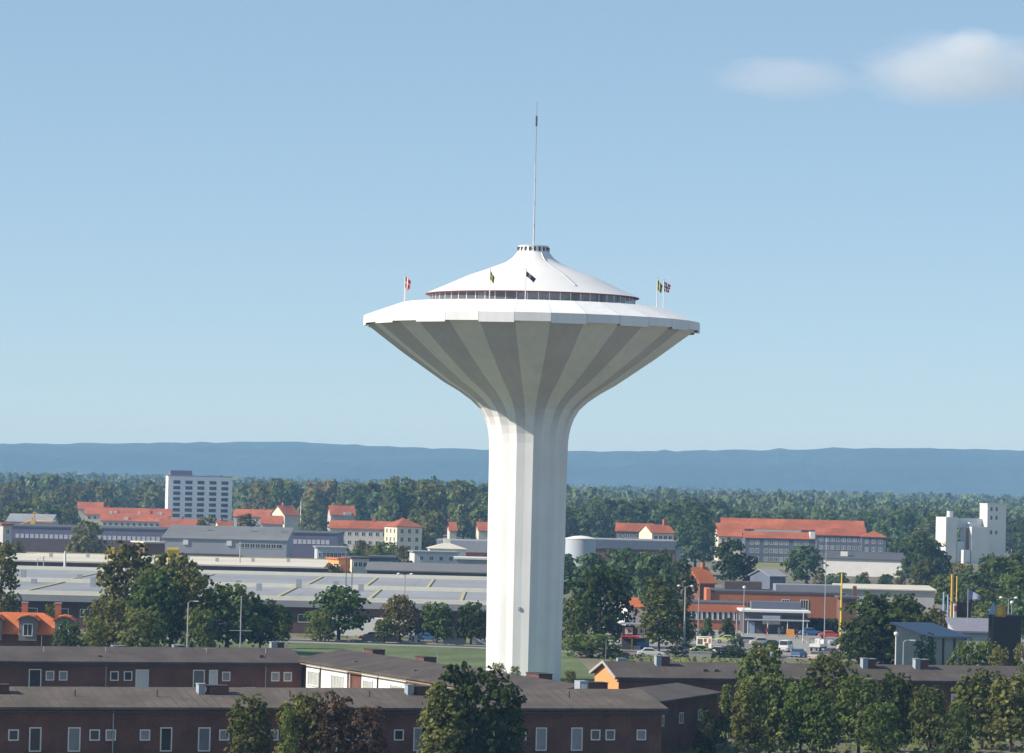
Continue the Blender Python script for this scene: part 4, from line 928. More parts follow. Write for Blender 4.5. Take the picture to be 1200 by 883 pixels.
def board(x0_, x1_, y0_, y1_, D, name, label, cat, patches, base=WHITE):
    a, b_ = at(x0_, y1_, D), at(x1_, y0_, D); w_, h_ = b_.x-a.x, b_.z-a.z
    t = thing(name, label, cat, ((a.x+b_.x)/2, D, 0), R(-28))
    zb = max(a.z, 0.05)
    MB().box(-w_/2, w_/2, -0.08, 0.08, zb, zb+h_).obj('panel', base, t)
    for s in (-0.4, 0.4): MB().tube([(s*w_, 0.14, 0), (s*w_, 0.14, zb+h_*0.8)], 0.06, 6).obj('post', STEEL, t)
    for (u0_, v0_, u1_, v1_, m) in patches:
        MB().box(-w_/2+u0_*w_, -w_/2+u1_*w_, -0.10, -0.085, zb+v0_*h_, zb+v1_*h_).obj('print', m, t)
    return t
board(815, 835, 749, 766, 598, 'billboard', 'cream billboard with dark picture patches beside the parking', 'billboard',
      ((0.08,0.45,0.42,0.82,DGREY),(0.5,0.62,0.68,0.85,RUST),(0.56,0.3,0.8,0.56,DGREY),(0.8,0.55,0.95,0.85,mat('print_brown',(0.25,0.16,0.1))),(0.66,0.1,0.84,0.28,DGREY),(0.12,0.9,0.9,0.95,MATS['print_brown'])), base=mat('cream_board', (0.72,0.68,0.56), 0.7))
board(478, 490, 745, 754, 604, 'notice_board', 'white notice board with dark figure print beneath lawn trees', 'notice board', ((0.45,0.15,0.62,0.8,DGREY),(0.1,0.3,0.3,0.6,SLATE)))

# kiosk with red canopy and two sign panels
a = at(745, 767, 590)
t = thing('kiosk', 'roadside kiosk with red canopy, yellow post and twin sign panels above', 'kiosk', (a.x, 592, 0))
boxpart('body', t, -2.2, 2.2, 0.2, 3.0, 0, 2.1, DGREY); boxpart('counter', t, 0.2, 2.1, -0.05, 0.18, 0.8, 1.5, BLUEP)
boxpart('canopy', t, -2.3, 0.6, -1.2, 2.6, 2.12, 2.42, REDP); boxpart('post', t, -0.75, -0.5, -1.1, -0.85, 0, 2.1, YEL)
boxpart('sign_back', t, -2.1, 2.4, 0.3, 0.5, 2.6, 4.1, TRIMD); boxpart('roof', t, -2.6, 1.6, -0.6, 3, 4.3, 4.5, GREYW)
for s in (-1.9, 1.3): boxpart('sign_post', t, s-0.05, s+0.05, 0.55, 0.65, 2.4, 4.3, TRIMD)
for u in (-1.1, 0.9):
    o = boxpart('sign_panel', t, u-0.62, u+0.62, 0.22, 0.29, 2.75, 3.85, mat('pale_pink_panel', (0.70,0.60,0.54), 0.6))
    boxpart('mark', o, u-0.15, u+0.1, 0.17, 0.215, 3.0, 3.6, DGREY); boxpart('mark', o, u+0.2, u+0.4, 0.17, 0.215, 3.1, 3.3, DGREY)
boxpart('base_block', t, -0.4, 0.7, -2.6, -1.8, 0, 1.0, CONC)
for xx, yy, ww, lab in ((700,772,7.0,'long low concrete kerb wall before the kiosk'),(808,769,3.4,'short low concrete kerb wall by the roadside shrubs')):
    a = at(xx, yy, 575); t = thing('low_wall', lab, 'low wall', (a.x, 575, 0))
    boxpart('wall', t, 0, ww, 0, 0.5, 0, 0.9, CONC); boxpart('coping', t, -0.06, ww+0.06, -0.06, 0.56, 0.902, 1.0, PALE)

# ------------------------------------------------------------------ vehicles
def car(x, y, rz, paint, label, name='parked_car', Lc=4.2, style='saloon', glass=DARKPANE):
    g = ground(x, y); t = thing(name, label, 'car' if style != 'truck' else 'truck', (g.x, g.y, 0.008), R(rz))
    hl = Lc/2; wd = 0.82
    if style == 'saloon':
        low = [(-hl,0.35),(hl,0.32),(hl,0.62),(hl-0.15,0.74),(0.95,0.90),(-1.45,0.92),(-hl+0.1,0.86),(-hl,0.7)]
        cab = [(0.95,0.88),(0.30,1.38),(-0.95,1.40),(-1.55,0.90)]
    elif style == 'wagon':
        low = [(-hl,0.35),(hl,0.32),(hl,0.66),(hl-0.2,0.82),(1.1,0.93),(-hl+0.05,0.95),(-hl,0.7)]
        cab = [(1.1,0.9),(0.45,1.42),(-hl+0.35,1.45),(-hl+0.08,0.93)]
    else:
        low = [(-hl,0.4),(hl,0.4),(hl,1.0),(hl-0.1,1.1),(-hl+0.05,1.1),(-hl,0.9)]
        cab = [(hl-0.05,1.05),(hl-0.45,1.85),(-hl+0.15,1.9),(-hl+0.05,1.05)]
    def side(poly, w0, w1):
        n_ = len(poly); V = [(px_, -w0, pz) for px_, pz in poly] + [(px_, w0, pz) for px_, pz in poly]
        return V, [tuple(range(n_)), tuple(range(2*n_-1, n_-1, -1))] + [(i, n_+i, n_+(i+1)%n_, (i+1)%n_) for i in range(n_)]
    def body(poly, w_, m, nm, taper=0.0):
        V, F = side(poly, w_, w_); zt_ = max(p_[1] for p_ in poly); zb_ = min(p_[1] for p_ in poly)
        V = [(vx, vy*(1 - taper*(vz-zb_)/(zt_-zb_)), vz) for vx, vy, vz in V]
        o = MB().add(V, F).obj(nm, m, t)
        bv = o.modifiers.new('bevel', 'BEVEL'); bv.width = 0.06; bv.segments = 2
        return o
    body(low, wd, paint, 'body', 0.06); body(cab, wd*0.93, paint, 'cabin', 0.16)
    # glazing a little proud of the cabin sides, windscreen and rear window
    cx_ = sum(p_[0] for p_ in cab)/len(cab); cz_ = sum(p_[1] for p_ in cab)/len(cab)
    for s in (-1, 1):
        q = [(cx_+(p_[0]-cx_)*0.82, cz_+(p_[1]-cz_)*0.66) for p_ in cab]
        zt_ = max(p_[1] for p_ in cab); zb_ = min(p_[1] for p_ in cab)
        V = [(vx, s*(wd*0.93*(1-0.16*(vz-zb_)/(zt_-zb_))+0.012), vz) for vx, vz in q]
        MB().add(V, [tuple(range(len(V))) if s < 0 else tuple(range(len(V)-1, -1, -1))]).obj('side_window', glass, t)
    for (i, j) in ((0,1),(3,2)):
        (xa, za), (xb, zb) = cab[i], cab[j]; off = 0.02 if i == 0 else -0.02
        V = [(xa+(xb-xa)*k+off, s*wd*(0.80-0.06*k), za+(zb-za)*k+0.015) for k, s in ((0.12,-1),(0.12,1),(0.9,1),(0.9,-1))]
        MB().add(V, [(0,1,2,3)]).obj('windscreen' if i == 0 else 'rear_window', glass, t)
    for sx in (hl-0.78, -hl+0.82):
        for s in (-1, 1):
            w_ = MB().tube([(sx, s*(wd-0.14), 0.31), (sx, s*(wd+0.02), 0.31)], 0.31, 16).obj('wheel', TYRE, t)
            MB().tube([(sx, s*(wd+0.0), 0.31), (sx, s*(wd+0.03), 0.31)], 0.17, 12).obj('rim', STEEL, w_)
    for s in (-1, 1):
        MB().box(hl-0.04, hl+0.03, s*0.58-0.15, s*0.58+0.15, 0.55, 0.68).obj('headlight', TRIMW, t)
        MB().box(-hl-0.03, -hl+0.04, s*0.6-0.14, s*0.6+0.14, 0.58, 0.70).obj('tail_light', REDP, t)
    MB().box(hl-0.05, hl+0.08, -wd, wd, 0.36, 0.47).obj('bumper', STEEL, t); MB().box(-hl-0.08, -hl+0.05, -wd, wd, 0.36, 0.47).obj('bumper', STEEL, t)
    return t
PGREY = mat('car_silver', (0.45,0.47,0.48), 0.35, 0.03, metal=0.3); PBLU = mat('car_blue', (0.05,0.16,0.34), 0.3, 0.03, spec=0.5)
PRED = mat('car_red', (0.60,0.06,0.035), 0.3, 0.03, spec=0.5); PLIME = mat('car_lime', (0.52,0.56,0.22), 0.35, 0.03, spec=0.5); PWHT = mat('car_white', (0.74,0.73,0.70), 0.35, 0.03, spec=0.5)
PTAN = mat('car_tan', (0.40,0.33,0.27), 0.4, 0.03)
car(973, 748.5, 4, PRED, 'bright red parked saloon car beside the yellow mast')
car(851, 754, 175, PLIME, 'pale lime parked car among the young conifers', Lc=3.8)
car(879, 756, 8, PGREY, 'silver parked estate car by the brick corner', Lc=4.6, style='wagon')
car(936, 771, 70, PBLU, 'blue parked car with pale roof between trees and shop', Lc=4.2, style='wagon')
car(921, 764, 75, PWHT, 'white parked van beside the blue car', name='parked_van', Lc=4.8, style='van')
car(958, 774, 62, PTAN, 'tan parked car with its tail near the pale pickup', Lc=4.1)
car(974, 770, 60, DGREY, 'dark parked car near the great dark tree', Lc=4.2)
car(841, 768, 80, PWHT, 'white parked car half hidden by roadside shrubs', Lc=4.0)
car(823, 766.5, 10, PLIME, 'cream car half hidden under the billboard', Lc=4.0)
car(985, 757, 10, PGREY, 'silver car tucked beneath the great dark tree edge', Lc=4.2)
PDRK = mat('car_dark_green', (0.03,0.07,0.05), 0.35, 0.03, spec=0.5); PORG = mat('car_orange', (0.60,0.22,0.05), 0.35, 0.03, spec=0.5); PBEI = mat('car_beige', (0.50,0.44,0.33), 0.35, 0.03, spec=0.5)
for x, y, rz, pt, st, lab in ((893,757,10,PBEI,'saloon','beige parked saloon car next to the silver estate'),(906,760,12,PDRK,'saloon','dark green parked car behind the white van'),(950,745,6,PBLU,'saloon','blue parked saloon car next to the bright red one'),
        (890,768,75,PORG,'wagon','orange parked estate car behind the front trees'),(905,771,78,PGREY,'saloon','silver parked car between orange estate and white van'),(996,763,8,PBEI,'wagon','beige parked estate car under the great dark tree'),
        (722,771,3,PRED,'saloon','red car driving past the kiosk'),(762,770,4,PWHT,'saloon','white car on the street beside the light green tree'),(500,752,-1,PBLU,'saloon','blue car on the street behind the lawn trees'),(436,751,178,PRED,'wagon','red estate car on the street behind the lawn trees')):
    car(x, y, rz, pt, lab, style=st)
# pickup with rack
g = ground(959, 763); t = thing('pickup_truck', 'pale open pickup truck with dark load rack on the parking', 'truck', (g.x, g.y, 0.008), R(70))
boxpart('chassis', t, -2.4, 2.3, -0.8, 0.8, 0.45, 0.7, DGREY); boxpart('bed', t, -2.4, 0.5, -0.9, 0.9, 0.7, 1.2, PWHT)
cb = MB().add([(0.55,-0.85,0.7),(2.3,-0.85,0.7),(2.3,-0.85,1.25),(1.7,-0.8,1.95),(0.6,-0.8,1.95),(0.55,0.85,0.7),(2.3,0.85,0.7),(2.3,0.85,1.25),(1.7,0.8,1.95),(0.6,0.8,1.95)],
     [(0,1,2,3,4),(9,8,7,6,5),(0,5,6,1),(1,6,7,2),(2,7,8,3),(3,8,9,4),(4,9,5,0)]).obj('cab', PWHT, t)
MB().add([(2.27,-0.75,1.32),(2.27,0.75,1.32),(1.78,0.72,1.89),(1.78,-0.72,1.89)], [(0,1,2,3)]).obj('windscreen', DARKPANE, cb)
for sx in (1.6, -1.6):
    for s in (-1, 1): MB().tube([(sx, s*0.66, 0.36),(sx, s*0.86, 0.36)], 0.36, 16).obj('wheel', TYRE, t)
for xx in (-2.3, 0.4):
    for s in (-0.85, 0.85): MB().tube([(xx,s,1.2),(xx,s,2.0)], 0.04, 5).obj('rack_post', TRIMD, t)
for s in (-0.85, 0.85): MB().tube([(-2.3,s,2.0),(0.4,s,2.0)], 0.04, 5).obj('rack_rail', TRIMD, t)

mk = MB()
for i in range(16):
    for yy in (612, 640): mk.add([(34+i*2.6, yy, 0.011), (34.12+i*2.6, yy, 0.011), (34.12+i*2.6, yy+5, 0.011), (34+i*2.6, yy+5, 0.011)], [(0,1,2,3)])
struct('parking_markings', mk, TRIMW)

# ------------------------------------------------------------------ people on the parking
def person(x, y, rz, label, top, legs, h=1.72, stride=0.12, arm=0.0, hair=(0.05,0.035,0.025)):
    g = ground(x, y); k = h/1.72
    J = {'pel':(0,0,0.95),'chest':(0,0,1.28),'neck':(0,0,1.47),'head':(0,0.015,1.60),'crown':(0,0.0,1.68),
         'shl':(-0.18,0,1.40),'ell':(-0.25,0.02,1.13),'wrl':(-0.24,0.10+arm,0.90),'hal':(-0.235,0.13+arm,0.82),
         'shr':(0.18,0,1.40),'elr':(0.25,-0.02,1.13),'wrr':(0.25,0.06,0.88),'har':(0.25,0.09,0.80),
         'hil':(-0.10,0,0.90),'knl':(-0.11,stride*0.6,0.50),'anl':(-0.11,stride,0.09),'tol':(-0.12,stride+0.15,0.04),
         'hir':(0.10,0,0.90),'knr':(0.11,-stride*0.1,0.50),'anr':(0.11,-stride,0.09),'tor':(0.12,-stride+0.15,0.04)}
    rad = dict(pel=.15,chest=.155,neck=.055,head=.10,crown=.075,shl=.07,ell=.048,wrl=.035,hal=.04,shr=.07,elr=.048,wrr=.035,har=.04,
               hil=.09,knl=.062,anl=.045,tol=.04,hir=.09,knr=.062,anr=.045,tor=.04)
    E_ = [('pel','chest'),('chest','neck'),('neck','head'),('head','crown'),('chest','shl'),('shl','ell'),('ell','wrl'),('wrl','hal'),('chest','shr'),('shr','elr'),('elr','wrr'),('wrr','har'),
          ('pel','hil'),('hil','knl'),('knl','anl'),('anl','tol'),('pel','hir'),('hir','knr'),('knr','anr'),('anr','tor')]
    ks = list(J); me = bpy.data.meshes.new('person'); me.from_pydata([tuple(c*k for c in J[q]) for q in ks], [(ks.index(a_), ks.index(b_)) for a_, b_ in E_], [])
    o = bpy.data.objects.new('person', me); C.objects.link(o)
    o.modifiers.new('skin', 'SKIN'); sv = me.skin_vertices[0].data
    for i, q in enumerate(ks): sv[i].radius = (rad[q]*k, rad[q]*k*(0.75 if q in ('pel','chest') else 1)); sv[i].use_root = (q == 'pel')
    sb = o.modifiers.new('sub', 'SUBSURF'); sb.levels = 2; sb.render_levels = 2
    dg = bpy.context.evaluated_depsgraph_get(); m2 = bpy.data.meshes.new_from_object(o.evaluated_get(dg))
    o.modifiers.clear(); o.data = m2; m2.materials.clear()
    skin = mat('skin', (0.52,0.33,0.25), 0.6); hm = mat('hair_%.2f' % hair[0], hair, 0.8)
    for m_ in (top, legs, skin, hm, TRIMD): m2.materials.append(m_)
    mi = []
    for pl in m2.polygons:
        c = pl.center/k
        if c.z > 1.49: i = 3 if (c.z > 1.63 or c.y < -0.03) else 2
        elif abs(c.x) > 0.17 and c.z < 0.93: i = 2
        elif c.z > 0.93: i = 0
        elif c.z > 0.08: i = 1
        else: i = 4
        mi.append(i)
    m2.polygons.foreach_set('material_index', mi); m2.polygons.foreach_set('use_smooth', [True]*len(mi))
    o.location = (g.x, g.y, 0.006); o.rotation_euler.z = R(rz); tag(o, label, 'person', None)
CRED = mat('cloth_red', (0.42,0.03,0.06), 0.9); CNAV = mat('cloth_navy', (0.03,0.04,0.09), 0.9); CGRY = mat('cloth_grey', (0.16,0.16,0.17), 0.9); CBLK = mat('cloth_black', (0.02,0.02,0.022), 0.9); CTEAL = mat('cloth_teal', (0.06,0.14,0.15), 0.9)
person(899, 746, 20, 'person in dark red clothes walking before the shop canopy', CRED, CRED, stride=0.16)
person(913, 746, -10, 'person in teal top standing beside one in navy', CTEAL, CGRY, stride=0.05)
person(917, 745.5, 170, 'person in navy standing beside one in teal top', CNAV, CNAV, stride=0.04)
person(934, 749, 100, 'person in black leaning into a long stride across parking', CBLK, CBLK, stride=0.3)
person(941, 748, 80, 'person in grey coat walking behind the striding one', CGRY, CBLK, stride=0.15)
a = ground(926, 746); t = thing('sandwich_board', 'small orange folding board standing before the shop', 'sandwich board', (a.x, a.y, 0.006))
for s in (-1, 1):
    MB().add([(-0.75,s*0.35,0),(0.75,s*0.35,0),(0.7,s*0.03,1.3),(-0.7,s*0.03,1.3),(-0.75,s*0.39,0),(0.75,s*0.39,0),(0.7,s*0.07,1.3),(-0.7,s*0.07,1.3)], [(0,1,2,3),(7,6,5,4),(0,4,5,1),(1,5,6,2),(2,6,7,3),(3,7,4,0)]).obj('panel', ORA, t)

# ------------------------------------------------------------------ trees
LEAF = {'olive': leafmat('leaf_olive', (0.191, 0.195, 0.064)), 'green': leafmat('leaf_green', (0.137, 0.188, 0.054)), 'dark': leafmat('leaf_dark', (0.085, 0.114, 0.039)),
        'teal': leafmat('leaf_teal', (0.119, 0.172, 0.075)), 'light': leafmat('leaf_light', (0.173, 0.205, 0.065)), 'red': leafmat('leaf_red', (0.150, 0.090, 0.055)),
        'brown': leafmat('leaf_brown', (0.188, 0.159, 0.059)), 'far': leafmat('leaf_far', (0.119, 0.145, 0.062), 0.15)}
def quads(pos, nrm, size, rg):
    """many small leaf-cluster quads -> verts, faces"""
    n_ = len(pos); a_ = rg.normal(size=(n_, 3)); t1 = np.cross(nrm, a_); t1 /= np.linalg.norm(t1, axis=1, keepdims=True)+1e-9
    t2 = np.cross(nrm, t1); sz = size[:, None]; el = rg.uniform(0.7, 1.35, (n_, 1))
    c = [pos + (t1*sx*el + t2*sy)*sz for sx, sy in ((-0.5,-0.15),(0.05,-0.55),(0.5,0.1),(-0.05,0.55))]
    v = np.stack(c, 1).reshape(-1, 3); f_ = np.arange(n_*4).reshape(-1, 4)
    return v, f_
def np_mesh(name, v, f_, tint, material):
    me = bpy.data.meshes.new(name); nv, nf = len(v), len(f_)
    me.vertices.add(nv); me.vertices.foreach_set('co', v.astype(np.float32).ravel())
    me.loops.add(nf*4); me.loops.foreach_set('vertex_index', f_.astype(np.int32).ravel())
    me.polygons.add(nf); me.polygons.foreach_set('loop_start', (np.arange(nf)*4).astype(np.int32)); me.polygons.foreach_set('loop_total', np.full(nf, 4, np.int32))
    at_ = me.attributes.new('tint', 'FLOAT', 'FACE'); at_.data.foreach_set('value', tint.astype(np.float32))
    me.materials.append(material); me.update(); return me
def crown_points(rg, n_, shape, lobes, asp=1.0):
    """points on lumpy crown lobes, unit crown: radius ~0.5 in x,y, z 0..1"""
    cs = []; rs = []
    for i in range(lobes):
        z = 0.05 + 0.86*(((i*0.618) % 1.0) + rg.uniform(-0.04, 0.04)) if i else 0.9
        if shape == 'round': R_ = 0.36*math.sqrt(max(0.06, 1-((z-0.42)/0.60)**2))
        elif shape == 'cone': R_ = 0.40*(1.0-z)+0.03
        elif shape == 'column': R_ = 0.30*math.sqrt(max(0.08, 1-((z-0.5)/0.55)**4))
        else: R_ = 0.38*math.sqrt(max(0.06, 1-((z-0.34)/0.68)**2))
        a_ = rg.uniform(0, 2*math.pi); q = R_*math.sqrt(rg.uniform(0.15, 1.0))
        cs.append((q*math.cos(a_), q*math.sin(a_), z)); rs.append(rg.uniform(0.095, 0.18)*(0.75 if shape == 'cone' else 1)*(1.1 - 0.25*z))
    cs, rs = np.array(cs), np.array(rs)
    # leaf sprays: small clumps scattered over the lobes, then leaves round each spray, so gaps stay open between them
    per = 14; nc = max(8, n_//per)
    wts = rs**2/np.sum(rs**2); ci = rg.choice(lobes, nc, p=wts)
    d = rg.normal(size=(nc, 3)); d[:, 2] = np.where(d[:, 2] < -0.5, -d[:, 2]*0.6, d[:, 2]); d /= np.linalg.norm(d, axis=1, keepdims=True)
    rr = rs[ci]*(1 - 0.35*rg.random(nc)**1.8)*(1 + 0.38*(rg.random(nc) < 0.14)*rg.random(nc))
    cen = cs[ci] + d*rr[:, None]*np.array([1, 1, 0.85])
    ctint = rg.uniform(0.70, 1.30, nc)*rg.uniform(0.85, 1.15, lobes)[ci]
    idx = np.repeat(np.arange(nc), per); m_ = len(idx)
    off = rg.normal(size=(m_, 3)); off -= 0.5*d[idx]*np.sum(off*d[idx], axis=1, keepdims=True)
    pos = cen[idx] + off*(0.34/math.sqrt(nc)*rg.uniform(0.7, 1.5, nc))[idx][:, None]*np.array([1, 1, 1/asp])*asp**0.3 + np.array([0, 0, -0.006])
    return pos, d[idx], ctint[idx]
def make_tree(seed, shape, n_, leaf, kind, aspect=1.0, lobes=26, trunk=0.16):
    """unit tree: crown width 1 (x aspect), total height 1"""
    rg = np.random.default_rng(seed)
    pos, d, lob = crown_points(rg, n_, shape, lobes, aspect)
    cz = trunk; n_ = len(pos)
    pos = pos*np.array([1, 1, 1-cz]) + np.array([0, 0, cz])
    pos[:, 2] -= 0
    nrm = d + rg.normal(size=d.shape)*0.38 + np.array([0, 0, 0.15]); nrm /= np.linalg.norm(nrm, axis=1, keepdims=True)
    # sizes are given for a 10 m tree; keep quads roughly square although x and z are scaled alike later
    asp3 = np.array([1, 1, aspect])               # leaves keep their shape when the tree is scaled to its height
    v, f_ = quads(pos*asp3, nrm, leaf*aspect**0.35*rg.uniform(0.6, 1.4, n_), rg); v = v/asp3
    tint = lob*rg.uniform(0.82, 1.18, n_)
    cr_ = np_mesh('crown', v, f_, tint, LEAF[kind])
    mb = MB(); r0 = 0.026
    mb.tube([(0,0,-0.01),(0.004,0,0.1),(-0.006,0.004,trunk+0.12),(0.006,0,0.55),(0,0.004,0.78)], [r0*1.25, r0, r0*0.8, r0*0.45, r0*0.12], 7)
    for k in range(6):
        a_ = k*2.4 + seed; z0 = trunk + 0.05 + 0.07*k; q = 0.33*(1-0.08*k)
        mb.tube([(0,0,z0),(q*0.5*math.cos(a_), q*0.5*math.sin(a_), z0+0.09),(q*math.cos(a_), q*math.sin(a_), z0+0.2)], [r0*0.5, r0*0.32, r0*0.1], 5)
    return cr_, mb.mesh('trunk', BARK)
VAR = {}
def variant(lod, shape, kind, k, asp=1.0):
    asp = min((0.9, 1.35, 2.0), key=lambda q: abs(math.log(q/asp)))
    k = k % 2
    key = (lod, shape, kind, k, asp)
    if key not in VAR:
        n_, leaf, lobes = {'near': (13000, 0.0305, 84), 'mid': (6000, 0.040, 52), 'far': (2200, 0.060, 34)}[lod]
        if shape == 'shrub': n_ = int(n_*0.7)
        VAR[key] = make_tree(hash((lod, shape, k)) % 1000 + k*17 + len(kind), shape, n_, leaf, kind, aspect=asp, lobes=lobes, trunk={'round': 0.13, 'cone': 0.05, 'column': 0.06, 'shrub': 0.01, 'spread': 0.08}[shape])
    return VAR[key]
import zlib
def hash(s): return zlib.crc32(repr(s).encode())
NTREE = 0
def tree(X, Y, h, wd, label, kind='green', shape='round', lod='mid', k=None, group=None, name=None, z=0.0):
    global NTREE; NTREE += 1
    cr_, tr_ = variant(lod, shape, kind, (NTREE % 3) if k is None else k, h/wd)
    name = name or {'round': 'leafy_tree', 'spread': 'leafy_tree', 'cone': 'conifer_tree', 'column': 'slender_tree', 'shrub': 'shrub'}[shape]
    t = thing(name, label, 'tree' if shape != 'shrub' else 'shrub', (X, Y, z), random.uniform(0, 6.28), group)
    t.scale = (wd, wd, h)
    link('trunk', tr_, t); link('crown', cr_, t)
    return t
def tree_px(x, ytop, wpx, D, label, **k):
    a = at(x, ytop, D); wd = wpx/FPX*D*1.12
    return tree(a.x, D, max(a.z, 1.6), wd, label, **k)

N = dict(lod='near')
# left group
tree_px(148, 637, 78, 565, 'tall olive tree, the highest of the group beside the orange villa', kind='olive', shape='spread', **N)
tree_px(203, 650, 98, 558, 'broad olive tree crowding the tallest one below the yellow hopper', kind='olive', **N)
tree_px(268, 684, 92, 556, 'wide dark round tree behind the aerial mast', kind='green', **N)
tree_px(236, 712, 46, 548, 'bushy tree filling the gap behind the pale lamp post', kind='light', shape='shrub', **N)
tree_px(128, 700, 64, 545, 'leafy lower tree at the flank of the tallest olive one', kind='olive', shape='shrub', **N)
tree_px(168, 712, 60, 540, 'drooping shrubby tree below the broad olive crown', kind='olive', shape='shrub', **N)
tree_px(306, 700, 46, 560, 'dark tree merging with the wide round one near the lawn', kind='dark', **N)
tree_px(331, 708, 26, 575, 'slim young tree on the lawn beside the wide round one', kind='green', **N)
tree_px(3, 636, 46, 600, 'dark tree beyond the orange villa roof', kind='olive', **N)
tree_px(82, 728, 44, 500, 'teal-green bush against the orange villa corner', kind='teal', shape='shrub', **N)
tree_px(110, 722, 36, 505, 'small bush between orange villa and tall olive tree', kind='olive', shape='shrub', **N)
tree_px(62, 706, 26, 548, 'low bush behind the orange villa chimneys', kind='olive', shape='shrub', **N)
tree_px(180, 668, 62, 550, 'mid-height olive tree knitting the two tallest crowns together', kind='green', shape='spread', **N)
tree_px(226, 676, 54, 553, 'rounded green tree between the broad olive and wide dark ones', kind='olive', **N)
# lawn row
tree_px(398, 687, 74, 606, 'full round tree, largest of the row along the lawn', kind='green', **N)
tree_px(376, 716, 36, 600, 'small tree leaning out from the largest lawn-row tree', kind='light', shape='shrub', **N)
tree_px(469, 697, 46, 604, 'brownish turning tree in the row along the lawn', kind='brown', **N)
tree_px(451, 723, 26, 600, 'small light tree under the brownish turning one', kind='light', **N)
tree_px(513, 706, 46, 602, 'green round tree with thin trunk above the white fence', kind='green', **N)
tree_px(553, 705, 42, 602, 'dark tree touching the tower shaft', kind='dark', **N)
# beside the tower, shaded side
tree_px(704, 662, 84, 606, 'massive very dark tree right against the tower shaft', kind='dark', shape='spread', **N)
tree_px(674, 700, 44, 588, 'dark green tree skirting the shaft and the massive dark one', kind='green', shape='shrub', **N)
tree_px(694, 742, 74, 568, 'low spreading shrub below the massive dark tree', kind='green', shape='shrub', **N)
tree_px(774, 676, 50, 578, 'light green young tree with clear trunk by the kiosk', kind='light', **N)
tree_px(794, 700, 44, 616, 'dark tree pressed behind the light green young one', kind='dark', **N)
tree_px(690, 648, 54, 760, 'teal tree below the white storage tank', kind='teal')
tree_px(727, 640, 66, 790, 'teal tree in front of the brown brick hall', kind='teal', shape='spread')
tree_px(768, 644, 62, 770, 'dark teal tree beside the brick hall end', kind='teal')
tree_px(797, 655, 40, 780, 'slim dark tree before the orange steep roof', kind='dark')
tree_px(816, 597, 52, 1180, 'tall light teal tree rising beside the red court roofs', kind='teal', shape='spread')
tree_px(857, 630, 46, 960, 'dense dark tree covering the cream gable end', kind='dark')
tree_px(878, 650, 26, 960, 'narrow dark tree by the slate front wing', kind='dark', shape='column')
tree_px(946, 640, 52, 1010, 'round dark tree before the slate side wing', kind='teal')
tree_px(1080, 627, 58, 1000, 'big teal tree between white depot and silo', kind='teal', shape='spread')
tree_px(1098, 645, 40, 1010, 'shaded tree at the foot of the silo', kind='dark')
tree_px(1040, 694, 112, 560, 'great dark round tree overhanging the parking edge', kind='dark', shape='spread', **N)
tree_px(1052, 704, 84, 562, 'leafy companion crown thickening the great dark round tree', kind='green', shape='spread', **N)
tree_px(1022, 708, 70, 566, 'dense companion crown on the parking flank of the great tree', kind='dark', shape='shrub', **N)
tree_px(1008, 722, 56, 556, 'dark flank tree of the great round one by the cars', kind='dark', **N)
tree_px(1078, 716, 50, 556, 'dark bush at the outer flank of the great round tree', kind='green', shape='shrub', **N)
tree_px(830, 724, 24, 640, 'young cone-shaped conifer by the brick school wing', kind='teal', shape='cone')
tree_px(853, 724, 28, 642, 'wider young conifer by the brick school corner', kind='teal', shape='cone')
tree_px(811, 732, 20, 640, 'small dark bush beside the tall twin lamp', kind='dark', shape='shrub')
tree_px(796, 740, 30, 622, 'dark bush on the parking verge', kind='dark', shape='shrub')
for x, y, w_, lab in ((820,757,16,'grey-green shrub before the billboard'),(857,757,22,'shrub beside the white half-hidden car'),(836,764,18,'little light shrub under the billboard corner'),(788,757,14,'small upright bush on the kerb by the kiosk'),(871,768,20,'pale shrub beside the silver estate car'),(803,755,20,'dark shrub at the foot of the tall twin lamp'),(848,764,20,'leafy shrub between white and lime cars'),(862,742,22,'leafy bush against the brick corner post')):
    tree_px(x, y, w_, 578, lab, kind='teal' if x != 836 else 'light', shape='shrub')
# right trees around the timber fort
for x, y, w_, D_, kd, lab in ((1180,650,74,820,'green','large green tree rising behind the yellow disc sign'),(1142,668,56,800,'teal','teal tree behind the blue pennant'),(1110,672,46,830,'light','yellowish tree behind the pair of yellow masts'),
        (1200,668,60,720,'green','green tree beyond the timber fort'),(1158,690,44,660,'light','light tree between pennant and pyramid cap'),(1098,712,34,600,'brown','brownish bush beside pale blue masts'),(1190,690,46,640,'teal','teal tree just behind the globe lamps')):
    tree_px(x, y, w_, D_, lab, kind=kd, shape='spread' if w_ > 50 else 'round')
tree_px(1142, 748, 66, 470, 'round green bush before the blue-roofed hall', kind='green', shape='shrub', **N)
tree_px(1172, 756, 30, 465, 'darker bush before the timber fort slope', kind='olive', shape='shrub', **N)
tree_px(1198, 752, 26, 470, 'olive bush on the slope beneath timber fort', kind='olive', shape='shrub', **N)
tree_px(1085, 742, 30, 500, 'grey-green bush at the corner of the blue-roofed hall', kind='teal', shape='shrub', **N)
